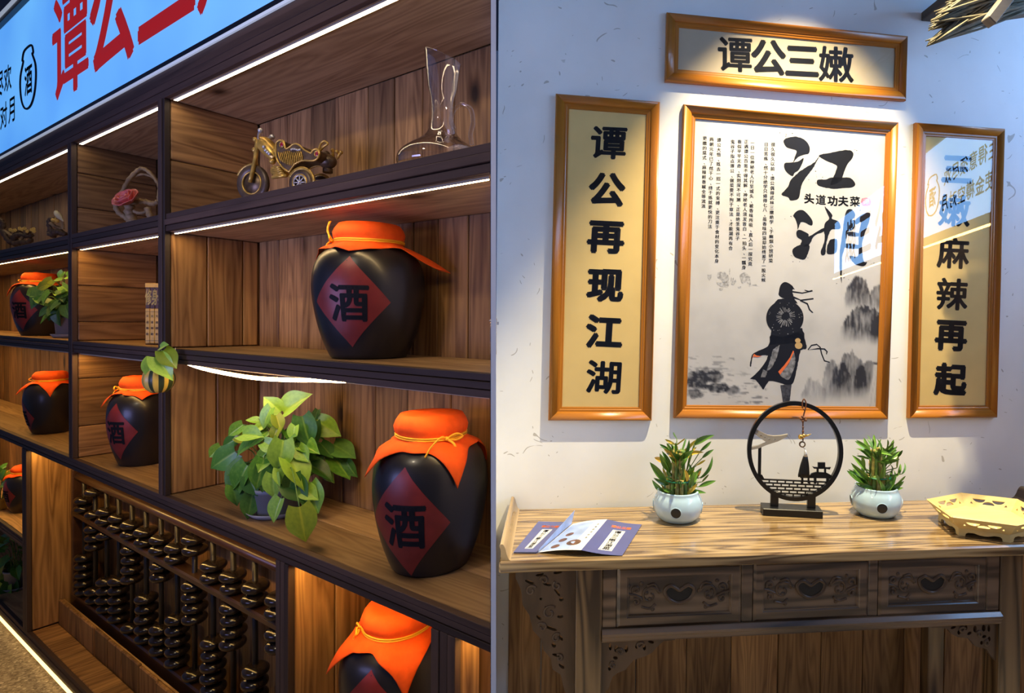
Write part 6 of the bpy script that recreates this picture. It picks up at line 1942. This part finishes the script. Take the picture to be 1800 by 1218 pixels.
def cover_print(parent, q, h):
    """title, white label and its characters on a cover; q(u, v): u across, v up the cover; h: lift"""
    def P_(u, v, dz=0.0): return q(u, v) + Vector((0, 0, h + dz))
    def patch(mb, u0, u1, v0, v1, dz):
        n = 8
        vs = [P_(u0 + (u1 - u0) * i / n, v, dz) for i in range(n + 1) for v in (v0, v1)]
        mb.vf(vs, [(2 * i, 2 * i + 2, 2 * i + 3, 2 * i + 1) for i in range(n)]); return mb
    lb = patch(MB(), 0.34, 0.68, 0.10, 0.72, 0).build('label', 'menu_white', parent, recalc=False)
    mb = MB()
    for (u0, u1, v0, v1) in ((0.365, 0.375, 0.115, 0.705), (0.645, 0.655, 0.115, 0.705), (0.365, 0.655, 0.115, 0.125), (0.365, 0.655, 0.695, 0.705)):
        patch(mb, u0, u1, v0, v1, .0003)
    mb.build('label_border', 'menu_blue', lb, recalc=False)
    for k, ch in enumerate('谭公三嫩江湖菜'):
        mb = MB(); put_glyph(mb, ch, lambda x, y: P_(0.51 + x * 0.17, 0.655 - 0.082 * k + y * 0.072, .0005), 0.03); mb.build('character', 'ink', lb, recalc=False)
    for k, ch in enumerate('谭公三嫩'):
        mb = MB(); put_glyph(mb, ch, lambda x, y: P_(0.30 + 0.14 * k + x * 0.13, 0.82 + y * 0.075, .0001), 0.03); mb.build('character', 'orange_ink', parent, recalc=False)
c00, c10, c11, c01 = MZ(205, 622), MZ(478, 622), MZ(880, 268), MZ(500, 258)
bk = thing('menu_booklet', 'closed navy menu booklet with a white label at the left end of the table', 'menu', TP, (0, 0, 0))
mb = MB(); sheet(mb, c00, c10, c11, c01, 0.0012); sheet(mb, c00 + Vector((0, 0, 0.0035)), c10 + Vector((0, 0, 0.0035)), c11 + Vector((0, 0, 0.0035)), c01 + Vector((0, 0, 0.0035)), 0.0012)
cv = mb.build('cover', 'menu_blue', bk)
mb = MB(); sheet(mb, c00 + Vector((0, 0.003, 0.0013)), c10 + Vector((-.003, 0.003, 0.0013)), c11 + Vector((-.003, -0.003, 0.0013)), c01 + Vector((0, -0.003, 0.0013)), 0.002); mb.build('pages', 'menu_white', bk)
q = lambda u, v: (c00 * (1 - u) + c10 * u) * (1 - v) + (c01 * (1 - u) + c11 * u) * v
cover_print(cv, q, 0.0050)
lf = thing('menu_leaflet', 'open folded menu with food photos and a raised flap, on the table beside the booklet', 'menu', TP, (0, 0, 0))
d00, d10, d11, d01 = MZ(505, 612, 0.0008), MZ(1005, 585, 0.022), MZ(1312, 222, 0.022), MZ(905, 275, 0.0008)
e10, e11 = MZ(1490, 650, 0.0003), MZ(1722, 282, 0.0003)
mb = MB(); sheet(mb, d00, d10, d11, d01, 0.0008, bow=0.004); pg = mb.build('inner_page', 'menu_white', lf)
qp = lambda u, v: (d00 * (1 - u) + d10 * u) * (1 - v) + (d01 * (1 - u) + d11 * u) * v + Vector((0, 0, 0.0013 + 0.004 * math.sin(PI * u)))
mb = MB(); n = 10
vs = []
for i in range(n + 1):
    u = 0.02 + 0.66 * i / n
    for v in (0.03, 0.93): vs.append(qp(u, v))
mb.vf(vs, [(2 * i, 2 * i + 2, 2 * i + 3, 2 * i + 1) for i in range(n)]); ph = mb.build('photo', 'menu_sky', pg, recalc=False)
for (u, v, r) in ((0.28, 0.13, 0.10), (0.30, 0.33, 0.10), (0.32, 0.52, 0.10)):
    mb = MB(); mb.vf([qp(u + r * math.cos(a), v + r * 0.62 * math.sin(a)) + Vector((0, 0, .0003)) for a in [k * PI / 8 for k in range(16)]], [tuple(range(16))]); mb.build('dish', 'food', ph, recalc=False)
mb = MB(); mb.vf([qp(0.66 + 0.17 * math.cos(a), 0.22 + 0.09 * math.sin(a)) + Vector((0, 0, .0003)) for a in [k * PI / 8 for k in range(16)]], [tuple(range(16))]); mb.build('dish', 'food', ph, recalc=False)
for k, ch in enumerate('香辣嫩滑鲜美'):
    mb = MB(); put_glyph(mb, ch, lambda x, y: qp(0.86 + x * 0.06, 0.82 - 0.09 * k + y * 0.05) + Vector((0, 0, .0003)), 0.0); mb.build('character', 'ink', pg, recalc=False)
mb = MB(); sheet(mb, d10, e10, e11, d11, 0.0008, bow=-0.004); cv2 = mb.build('cover', 'menu_blue', lf)
q2 = lambda u, v: (d10 * (1 - u) + e10 * u) * (1 - v) + (d11 * (1 - u) + e11 * u) * v + Vector((0, 0, -0.004 * math.sin(PI * u)))
cover_print(cv2, q2, 0.0012)
# upright flap rising from the spine
s0, s1 = MZ(490, 618, 0.001), MZ(890, 275, 0.001)
mb = MB()
hf = 0.050
pts = [s0, s1, s1 + Vector((0.012, 0.012, hf)), s0 + Vector((0.004, 0.0, 0.012))]
mb.hexa([pts[0], pts[1], pts[1] + Vector((.0008, 0, 0)), pts[0] + Vector((.0008, 0, 0)), pts[3], pts[2], pts[2] + Vector((.0008, 0, 0)), pts[3] + Vector((.0008, 0, 0))])
mb.build('raised_flap', 'menu_sky', lf)

# ------------------------------------------------------------------ thatched eave at the upper right
yE = -0.42
HO = lambda x, y, dy=0.0: RW.P(1600 + x / 9.0, y / 9.0, yE + dy)
eo = HO(1300, 100)
ev = thing('thatched_eave', 'bundle of grey straw thatch on wooden rafters at the upper right corner', 'eave', RW, eo)
mb = MB(); R = random.Random(11)
tips = [(290, 670), (320, 700), (370, 700), (430, 640), (330, 440), (370, 345), (480, 210), (500, 430), (600, 90), (520, 560), (560, 590), (650, 560), (450, 330), (640, 130), (480, 250), (700, 520), (800, 450), (700, 20), (900, 380)]
for k in range(320):
    tx, ty = R.choice(tips); tx += R.gauss(0, 35); ty += R.gauss(0, 22)
    # stay above the lower edge line of the bundle
    low_ = 700 - (tx - 330) * 0.62
    ty = min(ty, low_)
    f = R.random()
    bx, by = 1500 + R.uniform(-150, 500), 60 + R.uniform(-500, 120) - (1 - min(1, ty / 700)) * 200
    dy = R.uniform(-0.10, 0.10)
    p0 = HO(bx, by, dy * 0.6) - eo; p1 = HO(tx, ty, dy) - eo
    mid = (p0 + p1) / 2 + Vector((0, 0, R.uniform(-.01, .015)))
    r = R.uniform(0.0035, 0.0065)
    mb.tube(smooth_path([p0, mid, p1], 3), [r] * 6 + [r * 0.35], 5)
s = mb.build('straw', 'straw', ev); s['kind'] = 'stuff'
def beam(p, q, w, d, name):
    p, q = Vector(p), Vector(q); t = (q - p).normalized(); up_ = Vector((0, 0, 1)); a = t.cross(Vector((0, 1, 0))).normalized()
    Y = Vector((0, 1, 0))
    c = []
    for e in (p, q):
        c += [e - a * w - Y * d, e + a * w - Y * d, e + a * w + Y * d, e - a * w + Y * d]
    MB().hexa(c, 0.003).build(name, 'rafter', ev)
beam(HO(1235, 360, -0.12) - eo, HO(2200, -900, -0.12) - eo, 0.020, 0.02, 'rafter')
beam(HO(1250, 250, 0.10) - eo, HO(2500, 60, 0.10) - eo, 0.022, 0.02, 'batten')
beam(HO(1080, 300, 0.16) - eo, HO(1700, -400, 0.16) - eo, 0.015, 0.015, 'rafter')
MB().box(-0.0, 0.35, 0.08, 0.419, 0.16, 0.20, 0.003).build('wall_bracket', 'rafter', ev)
